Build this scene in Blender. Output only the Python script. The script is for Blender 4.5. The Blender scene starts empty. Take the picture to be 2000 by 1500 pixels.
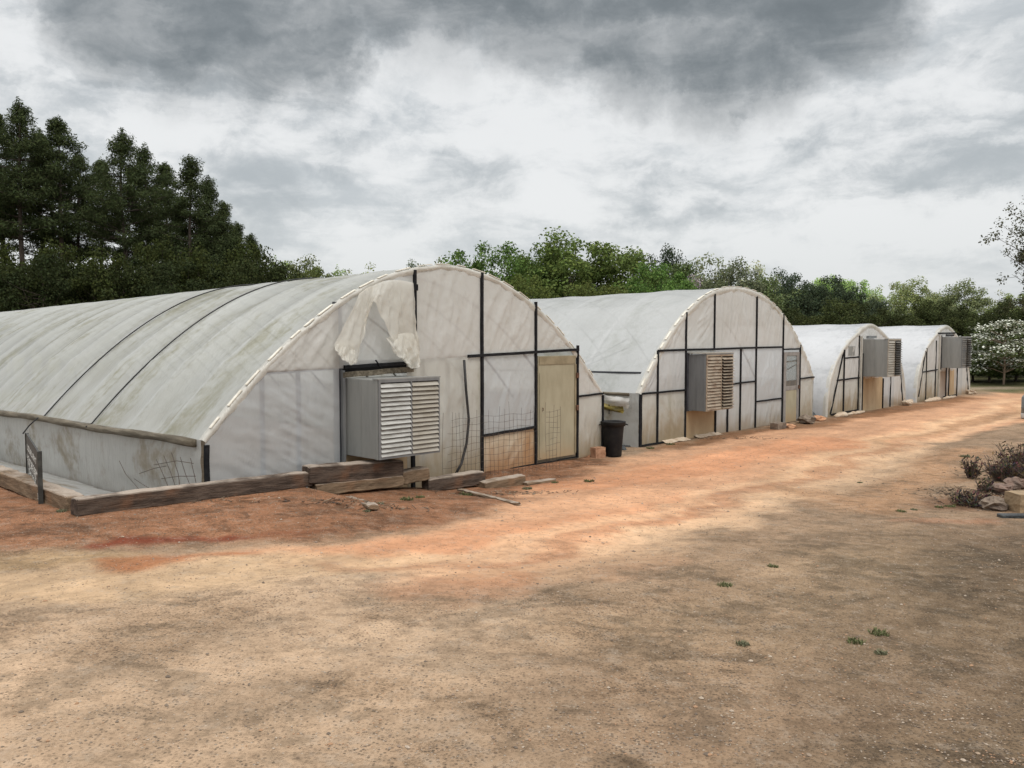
import bpy, math, random
import numpy as np
from mathutils import Vector, Matrix
random.seed(7); rng = np.random.default_rng(11)
SC = bpy.context.scene; COL = SC.collection
R = math.radians

# ------------------------------------------------------------------ camera model (used to read positions off the ground)
F = 1640.0; H = 2.4; PITCH = math.atan(90/1640.0)
cR = np.array([1., 0, 0]); cF = np.array([0, math.cos(PITCH), -math.sin(PITCH)]); cU = np.array([0, math.sin(PITCH), math.cos(PITCH)])
CAM = np.array([0, 0, H])
def ray(x, y):
    d = cF*F + cR*(x-1000) + cU*(750-y); return d/np.linalg.norm(d)
def G(x, y, z=0.0):                       # the point of height z seen at a pixel of the 2000 px photo
    d = ray(x, y); return CAM + d*((z-H)/d[2])
def sv(X, Y):                             # coordinates along / behind the line of fronts
    dx = X-O1[0]; dy = Y-O1[1]; return dx*Uv[0]+dy*Uv[1], dx*Vv[0]+dy*Vv[1]
def sst(a, b, x):
    t = np.clip((x-a)/(b-a), 0, 1); return t*t*(3-2*t)
def hbase(X, Y):                          # the yard lies higher than the floor of the first house; timbers hold it back
    s, b = sv(np.asarray(X, float), np.asarray(Y, float))
    near = np.interp(s, [-6,-3,-1.7,1.2,1.6,3.0,3.5,4.7,6], [.46,.44,.42,.375,.225,.13,.05,.0,.0]); wide = .44*sst(9, -3.5, s)
    yard = near + (wide-near)*sst(-.9, -3.0, b)
    off = np.interp(s, [-1.7,1.3,3,4.7,6.0], [.30,.32,.42,.72,1.0])
    low = sst(.0, .12, b+off)*sst(-1.72, -1.60, s)*sst(6.2, 4.4, s)
    low = np.maximum(low, sst(-.35, -.1, b)*sst(-1.7, -1.6, s))
    strip = np.interp(s, [-1.7,-.1,0], [.42,.02,-.03])*(b > -.3) + (-.04)*(b <= -.3)*1.0
    fl = np.where(s < 0, np.maximum(strip, -.04), np.interp(s, [0,4.6,5.2,7,9], [-.05,-.03,.06,.04,.0]))
    z = yard*(1-low) + fl*low
    return z - .012*np.clip(b, 0, 60)
def GG(x, y):
    z = 0.0
    for _ in range(9):
        p = G(x, y, z); z = .5*z + .5*float(hbase(p[0], p[1]))
    return G(x, y, z)
def side(O, x, y, so=0.0):                # point on the vertical plane along a side wall, so metres right of it
    d = ray(x, y); o = O + Uv*so; return CAM + d*(((o-CAM)@Uv)/(d@Uv))
def wallp(O, x, y, off):                  # point on the vertical plane before a front wall
    s, z = front(O, x, y, off); return O + Uv*s - Vv*off + np.array([0, 0, z])
def D(x, depth, z=0.0):                   # the point at a depth
    d = ray(x, 660); k = depth/d[1]; return np.array([d[0]*k, depth, z])
ANG = R(43.5)
Uv = np.array([math.sin(ANG), math.cos(ANG), 0]); Vv = np.array([-math.cos(ANG), math.sin(ANG), 0])
O1 = np.array([-4.011, 10.824, 0]); O2 = np.array([2.787, 18.403, 0]); O3 = np.array([9.506, 25.338, 0]); O4 = np.array([15.032, 31.200, 0])
def front(O, x, y, off=0.0):              # (s, z) on the plane of a front wall, `off` metres before it
    n = -Vv; d = ray(x, y); o = O + n*off; P = CAM + d*(((o-CAM)@n)/(d@n)) - o
    return P@Uv, P[2]

# ------------------------------------------------------------------ noise
_T = rng.random((256, 256))
def vnoise(x, y):
    xi = np.floor(x).astype(int); yi = np.floor(y).astype(int); fx = x-xi; fy = y-yi
    fx = fx*fx*(3-2*fx); fy = fy*fy*(3-2*fy)
    a = _T[xi & 255, yi & 255]; b = _T[(xi+1) & 255, yi & 255]; c = _T[xi & 255, (yi+1) & 255]; d = _T[(xi+1) & 255, (yi+1) & 255]
    return (a*(1-fx)+b*fx)*(1-fy) + (c*(1-fx)+d*fx)*fy
def fbm(x, y, o=4):
    s = 0; a = .5; t = 0
    x = np.asarray(x, float); y = np.asarray(y, float)
    for k in range(o):
        s = s + a*vnoise(x+17.3*k, y+5.1*k); t += a; a *= .5; x = x*2.03; y = y*2.03
    return s/t
# ------------------------------------------------------------------ objects
def tag(o, label=None, cat=None, group=None, kind=None):
    if label: o['label'] = label
    if cat: o['category'] = cat
    if group: o['group'] = group
    if kind: o['kind'] = kind
    return o
def link(o, parent=None):
    COL.objects.link(o)
    if parent is not None: o.parent = parent
    return o
def empty(name, loc, rz=0.0):
    o = bpy.data.objects.new(name, None); o.location = loc; o.rotation_euler = (0, 0, rz); o.empty_display_size = .2
    return link(o)
class MB:
    def __init__(s): s.v = []; s.f = []; s.c = []
    def add(s, vs, fs, col=None):
        n = len(s.v); s.v += [tuple(map(float, q)) for q in vs]; s.f += [tuple(n+i for i in q) for q in fs]
        s.c += [col]*len(fs); return s
    def box(s, x0, x1, y0, y1, z0, z1, col=None):
        v = [(x0,y0,z0),(x1,y0,z0),(x1,y1,z0),(x0,y1,z0),(x0,y0,z1),(x1,y0,z1),(x1,y1,z1),(x0,y1,z1)]
        return s.add(v, [(3,2,1,0),(4,5,6,7),(0,1,5,4),(1,2,6,5),(2,3,7,6),(3,0,4,7)], col)
    def bar(s, a, b, w, d, up=(0,0,1), col=None):          # square bar from a to b
        a = Vector(a); b = Vector(b); t = (b-a).normalized(); u = Vector(up)
        if abs(t.dot(u)) > .95: u = Vector((0,1,0))
        x = t.cross(u).normalized(); y = x.cross(t).normalized()
        v = [p + x*w*.5*i + y*d*.5*j for p in (a, b) for i, j in ((-1,-1),(1,-1),(1,1),(-1,1))]
        return s.add(v, [(3,2,1,0),(4,5,6,7),(0,1,5,4),(1,2,6,5),(2,3,7,6),(3,0,4,7)], col)
    def tube(s, pts, r, n=8, cap=True, col=None):
        pts = [Vector(p) for p in pts]; m = len(pts); rs = r if hasattr(r, '__len__') else [r]*m
        vs = []; prev = None
        for i, p in enumerate(pts):
            t = (pts[min(i+1, m-1)] - pts[max(i-1, 0)]).normalized()
            if prev is None:
                u = Vector((0,0,1)) if abs(t.z) < .9 else Vector((1,0,0)); x = t.cross(u).normalized()
            else: x = (prev - t*prev.dot(t)).normalized()
            prev = x; y = t.cross(x)
            vs += [p + (x*math.cos(2*math.pi*k/n) + y*math.sin(2*math.pi*k/n))*rs[i] for k in range(n)]
        fs = [(i*n+k, i*n+(k+1)%n, (i+1)*n+(k+1)%n, (i+1)*n+k) for i in range(m-1) for k in range(n)]
        if cap: fs += [tuple(range(n-1, -1, -1)), tuple((m-1)*n+k for k in range(n))]
        return s.add(vs, fs, col)
    def grid(s, P, col=None):                              # P[i][j] points
        P = np.asarray(P); a, b = P.shape[:2]
        return s.add(P.reshape(-1, 3), [(i*b+j, (i+1)*b+j, (i+1)*b+j+1, i*b+j+1) for i in range(a-1) for j in range(b-1)], col)
    def lathe(s, prof, n=28):
        m = len(prof)
        vs = [(r*math.cos(2*math.pi*k/n), r*math.sin(2*math.pi*k/n), z) for r, z in prof for k in range(n)]
        return s.add(vs, [(i*n+k, i*n+(k+1)%n, (i+1)*n+(k+1)%n, (i+1)*n+k) for i in range(m-1) for k in range(n)])
    def mesh(s, name, mats, smooth=False):
        m = bpy.data.meshes.new(name); m.from_pydata(s.v, [], s.f)
        for x in (mats if isinstance(mats, (list, tuple)) else [mats]): m.materials.append(x)
        if any(c is not None for c in s.c):
            a = m.attributes.new('tint', 'FLOAT_COLOR', 'FACE')
            a.data.foreach_set('color', np.array([(c if c is not None else (1,1,1))+(1,) if len(c or (1,1,1)) == 3 else c for c in s.c], np.float32).ravel())
        if smooth: m.polygons.foreach_set('use_smooth', [True]*len(m.polygons))
        m.update(); return m
    def build(s, name, mats, parent=None, smooth=False):
        return link(bpy.data.objects.new(name, s.mesh(name, mats, smooth)), parent)
def copy_tree(o, parent=None):
    c = o.copy(); link(c); c.parent = parent
    for ch in list(o.children): copy_tree(ch, c)
    return c
def bevel(o, w=.01, n=1):
    b = o.modifiers.new('bevel', 'BEVEL'); b.width = w; b.segments = n; b.limit_method = 'ANGLE'; return o

# ------------------------------------------------------------------ materials
class N:
    def __init__(s, name):
        s.m = bpy.data.materials.new(name); s.m.use_nodes = True; s.t = s.m.node_tree; s.t.nodes.clear()
        s.out = s.t.nodes.new('ShaderNodeOutputMaterial')
    def n(s, typ, ins=None, **kw):
        q = s.t.nodes.new(typ)
        for k, v in kw.items(): setattr(q, k, v)
        for k, v in (ins or {}).items():
            i = q.inputs[k]
            if hasattr(v, 'is_linked'): s.t.links.new(v, i)
            else: i.default_value = v
        return q
    def noise(s, vec, scale, detail=4, rough=.55, dist=0.0):
        return s.n('ShaderNodeTexNoise', {'Vector': vec, 'Scale': scale, 'Detail': detail, 'Roughness': rough, 'Distortion': dist}).outputs['Fac']
    def ramp(s, fac, a, b, inv=False):
        q = s.n('ShaderNodeMapRange', {'Value': fac, 'From Min': a, 'From Max': b, 'To Min': 1.0 if inv else 0.0, 'To Max': 0.0 if inv else 1.0}, interpolation_type='SMOOTHSTEP')
        return q.outputs[0]
    def mix(s, fac, a, b, mode='MIX'):
        q = s.n('ShaderNodeMix', data_type='RGBA', blend_type=mode)
        for i, v in ((0, fac), (6, a), (7, b)):
            if hasattr(v, 'is_linked'): s.t.links.new(v, q.inputs[i])
            else: q.inputs[i].default_value = v if i == 0 else (tuple(v)+(1,))[:4]
        return q.outputs[2]
    def math(s, op, a, b=0.5):
        q = s.n('ShaderNodeMath', {0: a, 1: b}, operation=op); return q.outputs[0]
    def obj(s, scale=None):
        c = s.n('ShaderNodeTexCoord').outputs['Object']
        return c if scale is None else s.n('ShaderNodeMapping', {'Vector': c, 'Scale': scale}).outputs[0]
    def bump(s, h, dist, strength=1.0):
        return s.n('ShaderNodeBump', {'Height': h, 'Distance': dist, 'Strength': strength}).outputs[0]
    def pr(s, col, rough=.6, normal=None, metal=0.0, spec=.4):
        ins = {'Base Color': col if hasattr(col, 'is_linked') else (tuple(col)+(1,))[:4], 'Roughness': rough, 'Metallic': metal, 'Specular IOR Level': spec}
        if normal is not None: ins['Normal'] = normal
        return s.n('ShaderNodeBsdfPrincipled', ins).outputs[0]
    def done(s, sh): s.t.links.new(sh, s.out.inputs[0]); return s.m
    def ms(s, fac, a, b): return s.n('ShaderNodeMixShader', {0: fac, 1: a, 2: b}).outputs[0]
def lin(r, g, b): return tuple(((c/255+.055)/1.055)**2.4 if c > 10 else c/255/12.92 for c in (r, g, b))

def film(name, base, stain, amt=.5, transp=.16, transl=.36, splash=None, streak=(1.2, 1.2, .5), rough=.27, bump=.014, shade_bands=None):
    k = N(name); o = k.obj(); st = k.obj(streak)
    n1 = k.noise(st, 1.1, 6, .6, .6); n2 = k.noise(o, 6.0, 5, .6)
    m = k.math('MULTIPLY', k.ramp(k.math('ADD', n1, k.math('MULTIPLY', k.math('SUBTRACT', n2, .5), .35)), .47, .75), amt)
    c = k.mix(m, base, stain)
    c = k.mix(k.math('MULTIPLY', k.ramp(n2, .45, .8), .12), c, (base[0]*.62, base[1]*.62, base[2]*.6))
    if shade_bands:                                              # shading painted in: hollows between the hoops made darker
        sp, am, cc = shade_bands
        y = k.n('ShaderNodeSeparateXYZ', {0: o}).outputs[1]
        yy = k.math('ADD', k.math('DIVIDE', y, sp), k.math('MULTIPLY', k.math('SUBTRACT', k.noise(o, 1.3, 3), .5), .5))
        w = k.math('MULTIPLY', k.math('ABSOLUTE', k.math('SINE', k.math('MULTIPLY', yy, math.pi))), k.ramp(k.noise(k.obj((.5, 1, .5)), 1.7, 4), .3, .7))
        c = k.mix(k.math('MULTIPLY', w, am), c, cc)
        ln = k.ramp(k.math('ABSOLUTE', k.math('SINE', k.math('MULTIPLY', k.math('DIVIDE', y, sp), math.pi))), .03, .12, True)
        c = k.mix(k.math('MULTIPLY', ln, k.math('MULTIPLY', k.ramp(k.noise(o, 1.6, 3), .35, .6), .55)), c, (.66,.67,.66))   # light painted along each hoop as a bright line
    if splash:                                             # red clay thrown up from the ground by rain
        hz, colr = splash
        z = k.n('ShaderNodeSeparateXYZ', {0: o}).outputs[2]
        zz = k.math('ADD', z, k.math('MULTIPLY', k.math('SUBTRACT', k.noise(k.obj((2.2, 2.2, .8)), 2.0, 5), .5), hz*1.3))
        c = k.mix(k.math('MULTIPLY', k.ramp(zz, .0, hz, True), .8), c, colr)
    hgt = k.math('ADD', k.noise(k.obj((2, 2, .5)), 3.0, 4, .5, 1.2), k.math('MULTIPLY', k.noise(o, 22, 3), .15))
    nb = k.bump(hgt, bump, .8)
    dif = k.pr(c, rough, nb, spec=.5)
    tr = k.n('ShaderNodeBsdfTranslucent', {'Color': c, 'Normal': nb}).outputs[0]
    s = k.ms(transl, dif, tr)
    return k.done(k.ms(transp, s, k.n('ShaderNodeBsdfTransparent').outputs[0]))
def plain(name, a, b=None, scale=6.0, rough=.6, metal=0.0, bump=.002, sc=None, spec=.4, lo=.4, hi=.65, bscale=None):
    k = N(name); v = k.obj(sc); n = k.noise(v, scale, 6, .62)
    c = k.mix(k.ramp(n, lo, hi), a, b or tuple(x*.7 for x in a))
    nb = k.bump(k.noise(v, bscale or scale*3, 4), bump) if bump else None
    return k.done(k.pr(c, rough, nb, metal, spec))

LG = 1.13   # light that falls on open ground (calibrated)
M = {}
M['roof1'] = film('roof_film_stained', (.56,.57,.535), (.31,.30,.20), 1.0, .20, .30, streak=(.42,1.3,.42), shade_bands=(1.22, .6, (.40,.40,.34)))
M['roof2'] = film('roof_film_clean', (.60,.615,.605), (.44,.455,.42), .8, .22, .30, streak=(.5,.9,.5), shade_bands=(1.83, .4, (.46,.475,.46)))
M['roof3'] = film('roof_film_bright', (.70,.715,.73), (.44,.46,.475), .8, .14, .30, streak=(.6,.35,.9))
M['side'] = film('side_film_mildewed', (.50,.505,.485), (.27,.23,.165), .95, .14, .30, streak=(.9,.9,.9), bump=.03)
M['end'] = film('end_film_cream', (.69,.68,.645), (.60,.58,.53), .6, .17, .36, splash=(.55,(.46,.31,.17)))
M['endlow'] = film('end_film_aged', (.64,.63,.575), (.50,.475,.38), .8, .17, .36, splash=(.95,(.36,.27,.15)))
M['clear'] = film('end_film_hazy', (.66,.68,.69), (.57,.59,.61), .5, .40, .30, rough=.28)
M['greyfilm'] = film('end_film_grey', (.64,.645,.635), (.55,.545,.51), .6, .26, .32, splash=(.5,(.44,.36,.26)))
M['clay'] = film('end_film_clay', (.60,.50,.37), (.44,.28,.15), 1.0, .04, .25, splash=(.7,(.40,.20,.085)))
M['trim'] = film('edge_film_cream', (.63,.615,.56), (.46,.44,.37), .9, .0, .3, bump=.04)
M['flap'] = film('loose_film', (.74,.72,.65), (.62,.57,.48), .8, .30, .45, bump=.02)
M['black'] = plain('black_batten', (.008,.0085,.010), (.018,.018,.02), 9, .7, spec=.15)
M['greypost'] = plain('grey_post', (.035,.038,.045), (.06,.062,.07), 5, .6)
M['hoop'] = plain('hoop_pipe', (.35,.36,.36), (.22,.22,.21), 8, .4, .7)
M['log'] = plain('weathered_pole', (.085,.07,.048), (.17,.145,.105), 3, .9, sc=(6,.6,6), bump=.01)
M['galv'] = plain('galvanised_sheet', (.285,.29,.275), (.245,.25,.238), 2.2, .5, .35, sc=(3,3,.5), bump=.0012)
M['galvdark'] = plain('dull_sheet', (.19,.197,.20), (.155,.162,.165), 2.2, .55, .3, sc=(3,3,.5), bump=.0012)
M['lou'] = plain('louver_bright', (.45,.445,.415), (.30,.29,.26), 5, .4, .25, sc=(.7,2,4), bump=.001)
M['loubr'] = plain('louver_tan', (.36,.335,.285), (.28,.25,.20), 4, .5, .2, sc=(.7,2,4), bump=.001)
M['lourust'] = plain('louver_rusty', (.34,.285,.215), (.17,.105,.065), 4, .6, .2, sc=(.8,2,3), bump=.001, lo=.42, hi=.72)
M['loudark'] = plain('louver_grey', (.10,.098,.092), (.17,.15,.12), 4, .5, .3, bump=.001)
M['hole'] = plain('opening_shade', (.012,.012,.012), (.02,.02,.02), 5, .8)  # near black, stands in for the shade inside openings
M['boardtan'] = plain('tan_board', (.36,.26,.15), (.44,.33,.20), 2.0, .8, sc=(1.2,1,.6), bump=.002)
M['boardbrown'] = plain('brown_board', (.34,.28,.225), (.28,.22,.17), 2.0, .8, sc=(1.2,1,.6), bump=.002)
def door_mat():
    k = N('tan_door_paint'); o = k.obj(); n = k.noise(k.obj((1.5,1,.5)), 3, 6); z = k.n('ShaderNodeSeparateXYZ', {0: o}).outputs[2]
    c = k.mix(k.ramp(n, .35, .7), (.33,.305,.215), (.27,.245,.165))
    zz = k.math('ADD', z, k.math('MULTIPLY', k.math('SUBTRACT', k.noise(o, 3, 5), .5), .5))
    c = k.mix(k.math('MULTIPLY', k.ramp(zz, .0, .6, True), .6), c, (.36,.225,.11))
    return k.done(k.pr(c, .6, k.bump(k.noise(o, 20, 4), .002)))
M['door'] = door_mat()
M['doordark'] = plain('door_header', (.20,.165,.10), (.26,.22,.14), 4, .7)
M['doorframe'] = plain('door_frame_grey', (.24,.225,.21), (.17,.16,.15), 5, .6)
M['rust'] = plain('rusty_metal', (.12,.055,.03), (.05,.03,.022), 20, .8)
M['rubber'] = plain('black_cable', (.018,.018,.018), (.03,.03,.03), 6, .6)
M['bin'] = plain('black_bin_plastic', (.006,.006,.007), (.014,.013,.012), 5, .6, spec=.2, bump=.002)
M['block'] = plain('clay_block', (.36,.20,.12), (.28,.15,.085), 9, .9, bump=.006)
M['yellow'] = plain('yellow_plastic', (.27,.205,.04), (.14,.11,.03), 5, .45, bump=.01)
M['wire'] = plain('rusty_wire', (.055,.045,.038), (.10,.07,.05), 12, .8, bump=0)
M['sandbag'] = plain('pale_film_bundle', (.50,.41,.31), (.38,.28,.19), 6, .7, bump=.02)
M['darkheap'] = plain('black_sheeting', (.022,.027,.03), (.05,.055,.055), 6, .45, bump=.03)
M['signblack'] = plain('sign_black', (.025,.025,.022), (.05,.05,.044), 8, .5)
M['signwhite'] = plain('sign_letters', (.62,.62,.58), (.48,.48,.45), 14, .6, bump=0)
M['stone'] = plain('brown_stone', (.20,.155,.115), (.12,.09,.07), 5, .9, bump=.03)
M['stonered'] = plain('red_stone', (.19,.125,.095), (.13,.095,.075), 6, .9, bump=.03)
M['stonetan'] = plain('tan_stone', (.29,.205,.12), (.21,.155,.095), 4, .9, bump=.02)
M['stoneorange'] = plain('orange_stone', (.50,.27,.15), (.38,.2,.11), 6, .9, bump=.02)
M['barrel'] = plain('grey_drum', (.16,.17,.17), (.11,.12,.12), 4, .5)
M['barrelband'] = plain('pale_drum_band', (.5,.5,.48), (.42,.42,.4), 4, .5)
def wood(name, a, b, c3):
    k = N(name); v = k.obj((1.1, 9, 9)); n = k.noise(v, 2.2, 7, .65, .4); n2 = k.noise(k.obj(), 3.0, 5)
    c = k.mix(k.ramp(n, .35, .66), a, b); c = k.mix(k.math('MULTIPLY', k.ramp(n2, .5, .75), .7), c, c3)
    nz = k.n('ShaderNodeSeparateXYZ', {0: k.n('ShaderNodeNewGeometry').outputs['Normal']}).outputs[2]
    c = k.mix(k.math('MULTIPLY', k.ramp(nz, .5, .9), k.ramp(n2, .3, .6)), c, (.36,.30,.245))       # paler upper faces
    h = k.math('ADD', k.noise(v, 4, 6, .7), k.math('MULTIPLY', n2, .4))
    return k.done(k.pr(c, .92, k.bump(h, .025, 1), spec=.15))
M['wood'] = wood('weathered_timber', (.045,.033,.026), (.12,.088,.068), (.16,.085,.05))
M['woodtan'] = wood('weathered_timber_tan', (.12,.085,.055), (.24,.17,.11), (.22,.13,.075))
M['bark'] = plain('bark', (.055,.042,.033), (.10,.08,.065), 5, .95, sc=(3,3,.6), bump=.02)
M['barkpale'] = plain('bark_pale', (.36,.27,.20), (.25,.19,.14), 5, .95, sc=(3,3,.6), bump=.01)
M['drystalk'] = plain('dry_stalk', (.08,.06,.05), (.16,.12,.085), 6, .9, bump=0)
def leaf(name, transl=.25):
    k = N(name); oc = k.n('ShaderNodeObjectInfo').outputs['Color']; a = k.n('ShaderNodeAttribute', attribute_name='tint').outputs['Color']
    c = k.mix(1.0, oc, a, 'MULTIPLY')
    s = k.ms(transl, k.pr(c, .8, spec=.04), k.n('ShaderNodeBsdfTranslucent', {'Color': c}).outputs[0])
    return k.done(s)
M['leaf'] = leaf('foliage')
M['petal'] = plain('dogwood_bracts', (.70,.70,.62), (.5,.54,.42), 9, .6, bump=0)
M['grass'] = leaf('grass_blades', .2)

# ------------------------------------------------------------------ world, sun, camera
def world():
    w = bpy.data.worlds.new('World'); SC.world = w; w.use_nodes = True; t = w.node_tree; t.nodes.clear()
    k = N.__new__(N); k.t = t; k.m = w
    out = t.nodes.new('ShaderNodeOutputWorld'); bg = t.nodes.new('ShaderNodeBackground')
    d = k.n('ShaderNodeTexCoord').outputs['Generated']
    sep = k.n('ShaderNodeSeparateXYZ', {0: d}); dz = sep.outputs[2]
    den = k.math('ADD', k.math('MAXIMUM', dz, 0.0), .16)
    pv = k.n('ShaderNodeCombineXYZ', {0: k.math('DIVIDE', sep.outputs[0], den), 1: k.math('DIVIDE', sep.outputs[1], den), 2: 0.0}).outputs[0]
    # clouds: the layer is seen in perspective (pv), its small billows by direction (d)
    dist = k.n('ShaderNodeTexNoise', {'Vector': d, 'Scale': 4.0, 'Detail': 9, 'Roughness': .66})
    dw = k.n('ShaderNodeVectorMath', {0: k.n('ShaderNodeVectorMath', {0: dist.outputs['Color'], 1: (.5,.5,.5)}, operation='SUBTRACT').outputs[0], 1: (.20,.20,.16)}, operation='MULTIPLY').outputs[0]
    dd = k.n('ShaderNodeVectorMath', {0: k.n('ShaderNodeVectorMath', {0: d, 1: dw}, operation='ADD').outputs[0]}, operation='NORMALIZE').outputs[0]
    def blobs(lst):
        acc = None
        for (x, y, r) in lst:
            c = ray(x, y); q = k.n('ShaderNodeVectorMath', {0: dd, 1: tuple(c)}, operation='DOT_PRODUCT').outputs['Value']
            ang = r/1640.0
            m = k.ramp(q, math.cos(ang*1.3), math.cos(ang*.30))
            acc = m if acc is None else k.math('MAXIMUM', acc, m)
        return acc
    dark = blobs([(220,20,110),(380,35,110),(540,50,115),(650,70,95),(780,0,110),(930,-20,130),(1080,30,130),(1220,75,120),(1390,85,130),(1530,70,125),(1650,20,120),(900,-170,260),(1400,-150,280),(400,-150,260)])
    mid = blobs([(1640,270,110),(1760,295,120),(1900,290,130),(500,350,100),(580,170,120),(350,160,100),(1230,390,110),(1340,385,80),(40,30,120),(90,100,110),(640,230,80),(930,340,80),(1900,200,120),(130,130,100),(700,285,60)])
    n1 = k.noise(pv, 1.5, 8, .58, .3); dl = k.n('ShaderNodeVectorMath', {0: dd, 1: (1, 1, 2.3)}, operation='MULTIPLY').outputs[0]
    n2 = k.noise(dl, 4.2, 9, .58, .15); n3 = k.noise(k.n('ShaderNodeVectorMath', {0: d, 1: (1, 1, 2.2)}, operation='MULTIPLY').outputs[0], 11.0, 7, .62, .5)
    v = k.math('ADD', k.math('MULTIPLY', n1, .29), k.math('ADD', k.math('MULTIPLY', n2, .47), k.math('MULTIPLY', n3, .24)))
    base = k.mix(k.ramp(v, .41, .545), (.56,.595,.62), (.86,.87,.875))
    base = k.mix(k.math('MULTIPLY', k.math('MULTIPLY', mid, .8), k.ramp(v, .40, .58, True)), base, (.44,.475,.50))
    darkf = k.math('MULTIPLY', dark, k.math('ADD', .60, k.math('MULTIPLY', k.ramp(v, .36, .60, True), .40)))
    base = k.mix(darkf, base, (.175,.196,.208))
    base = k.mix(k.math('MULTIPLY', k.ramp(dz, .0, .17, True), .75), base, (.69,.72,.74))
    # the brighter overcast overhead and behind the photographer, outside the picture
    base = k.mix(k.ramp(sep.outputs[1], .25, -.45), base, (.92,.93,.94))
    base = k.mix(k.ramp(dz, .46, .80), base, (1.85,1.86,1.88))
    sky = k.n('ShaderNodeTexSky', sky_type='NISHITA'); sky.sun_disc = False; sky.sun_elevation = R(58); sky.sun_rotation = R(150); sky.air_density = 1.5
    skyc = k.n('ShaderNodeVectorMath', {0: sky.outputs[0], 1: (.1,.1,.1)}, operation='MULTIPLY').outputs[0]
    col = k.mix(.94, skyc, base)
    # below the horizon: dull earth
    col = k.mix(k.ramp(dz, -.02, -.06), col, (.20,.17,.13))
    t.links.new(col, bg.inputs[0]); bg.inputs[1].default_value = 1.0
    t.links.new(bg.outputs[0], out.inputs[0])
world()
sun = bpy.data.lights.new('sun', 'SUN'); sun.energy = 1.5; sun.angle = R(25); sun.color = (1, .95, .87)
so = link(bpy.data.objects.new('sun', sun)); az = R(150)      # light comes from the right behind the camera
sd = Vector((math.sin(az)*math.cos(R(58)), math.cos(az)*math.cos(R(58)), math.sin(R(58))))
so.rotation_euler = sd.to_track_quat('Z', 'Y').to_euler(); so.location = (0, 0, 30)
cam = bpy.data.cameras.new('camera'); cam.sensor_width = 36; cam.lens = F/2000*36; cam.clip_end = 3000
co = link(bpy.data.objects.new('camera', cam)); co.location = CAM; co.rotation_euler = (R(90)-PITCH, 0, 0); SC.camera = co
SC.view_settings.view_transform = 'Standard'; SC.view_settings.look = 'None'; SC.view_settings.exposure = 0; SC.view_settings.gamma = 1
SC.cycles.max_bounces = 8; SC.cycles.transparent_max_bounces = 16; SC.cycles.use_denoising = True
SC.cycles.sample_clamp_indirect = 6

# ------------------------------------------------------------------ ground
def seg_d(X, Y, pts):
    best = np.full(X.shape, 1e9)
    for (a, wa), (b, wb) in zip(pts[:-1], pts[1:]):
        ex, ey = b[0]-a[0], b[1]-a[1]; t = np.clip(((X-a[0])*ex+(Y-a[1])*ey)/(ex*ex+ey*ey+1e-9), 0, 1)
        best = np.minimum(best, np.hypot(X-a[0]-ex*t, Y-a[1]-ey*t) - (wa+(wb-wa)*t))
    return best
def line(px):                             # [(x, y, halfwidth)] pixels of the photo -> ground
    return [((q[0], q[1]), w) for q, w in ((GG(x, y), w) for x, y, w in px)]
def poly_d(X, Y, px):
    P = [GG(x, y)[:2] for x, y in px]; ins = np.zeros(X.shape, bool); d = np.full(X.shape, 1e9)
    for i in range(len(P)):
        a = P[i]; b = P[(i+1) % len(P)]
        ex, ey = b-a; t = np.clip(((X-a[0])*ex+(Y-a[1])*ey)/(ex*ex+ey*ey+1e-9), 0, 1)
        d = np.minimum(d, np.hypot(X-a[0]-ex*t, Y-a[1]-ey*t))
        c = (a[1] > Y) != (b[1] > Y)
        ins ^= c & (X < (b[0]-a[0])*(Y-a[1])/(b[1]-a[1]+1e-12)+a[0])
    return np.where(ins, -d, d)
def height(X, Y):
    X = np.asarray(X, float); Y = np.asarray(Y, float)
    z = hbase(X, Y) + .05*(fbm(X*.35, Y*.35, 3)-.5) + .03*(fbm(X*1.6+9, Y*1.6, 3)-.5)
    rut = seg_d(X, Y, line([(-300,1150,.1),(300,1130,.1),(800,1085,.1),(1200,1075,.1),(1450,985,.1),(1700,915,.1),(2000,800,.1)]))
    z = z - .03*sst(.55, .05, rut)
    far = np.hypot(X, Y-20); z = z + 3.0*sst(90, 400, far)
    return z
def hz(x, y): return float(height(np.array([x]), np.array([y]))[0])
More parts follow.
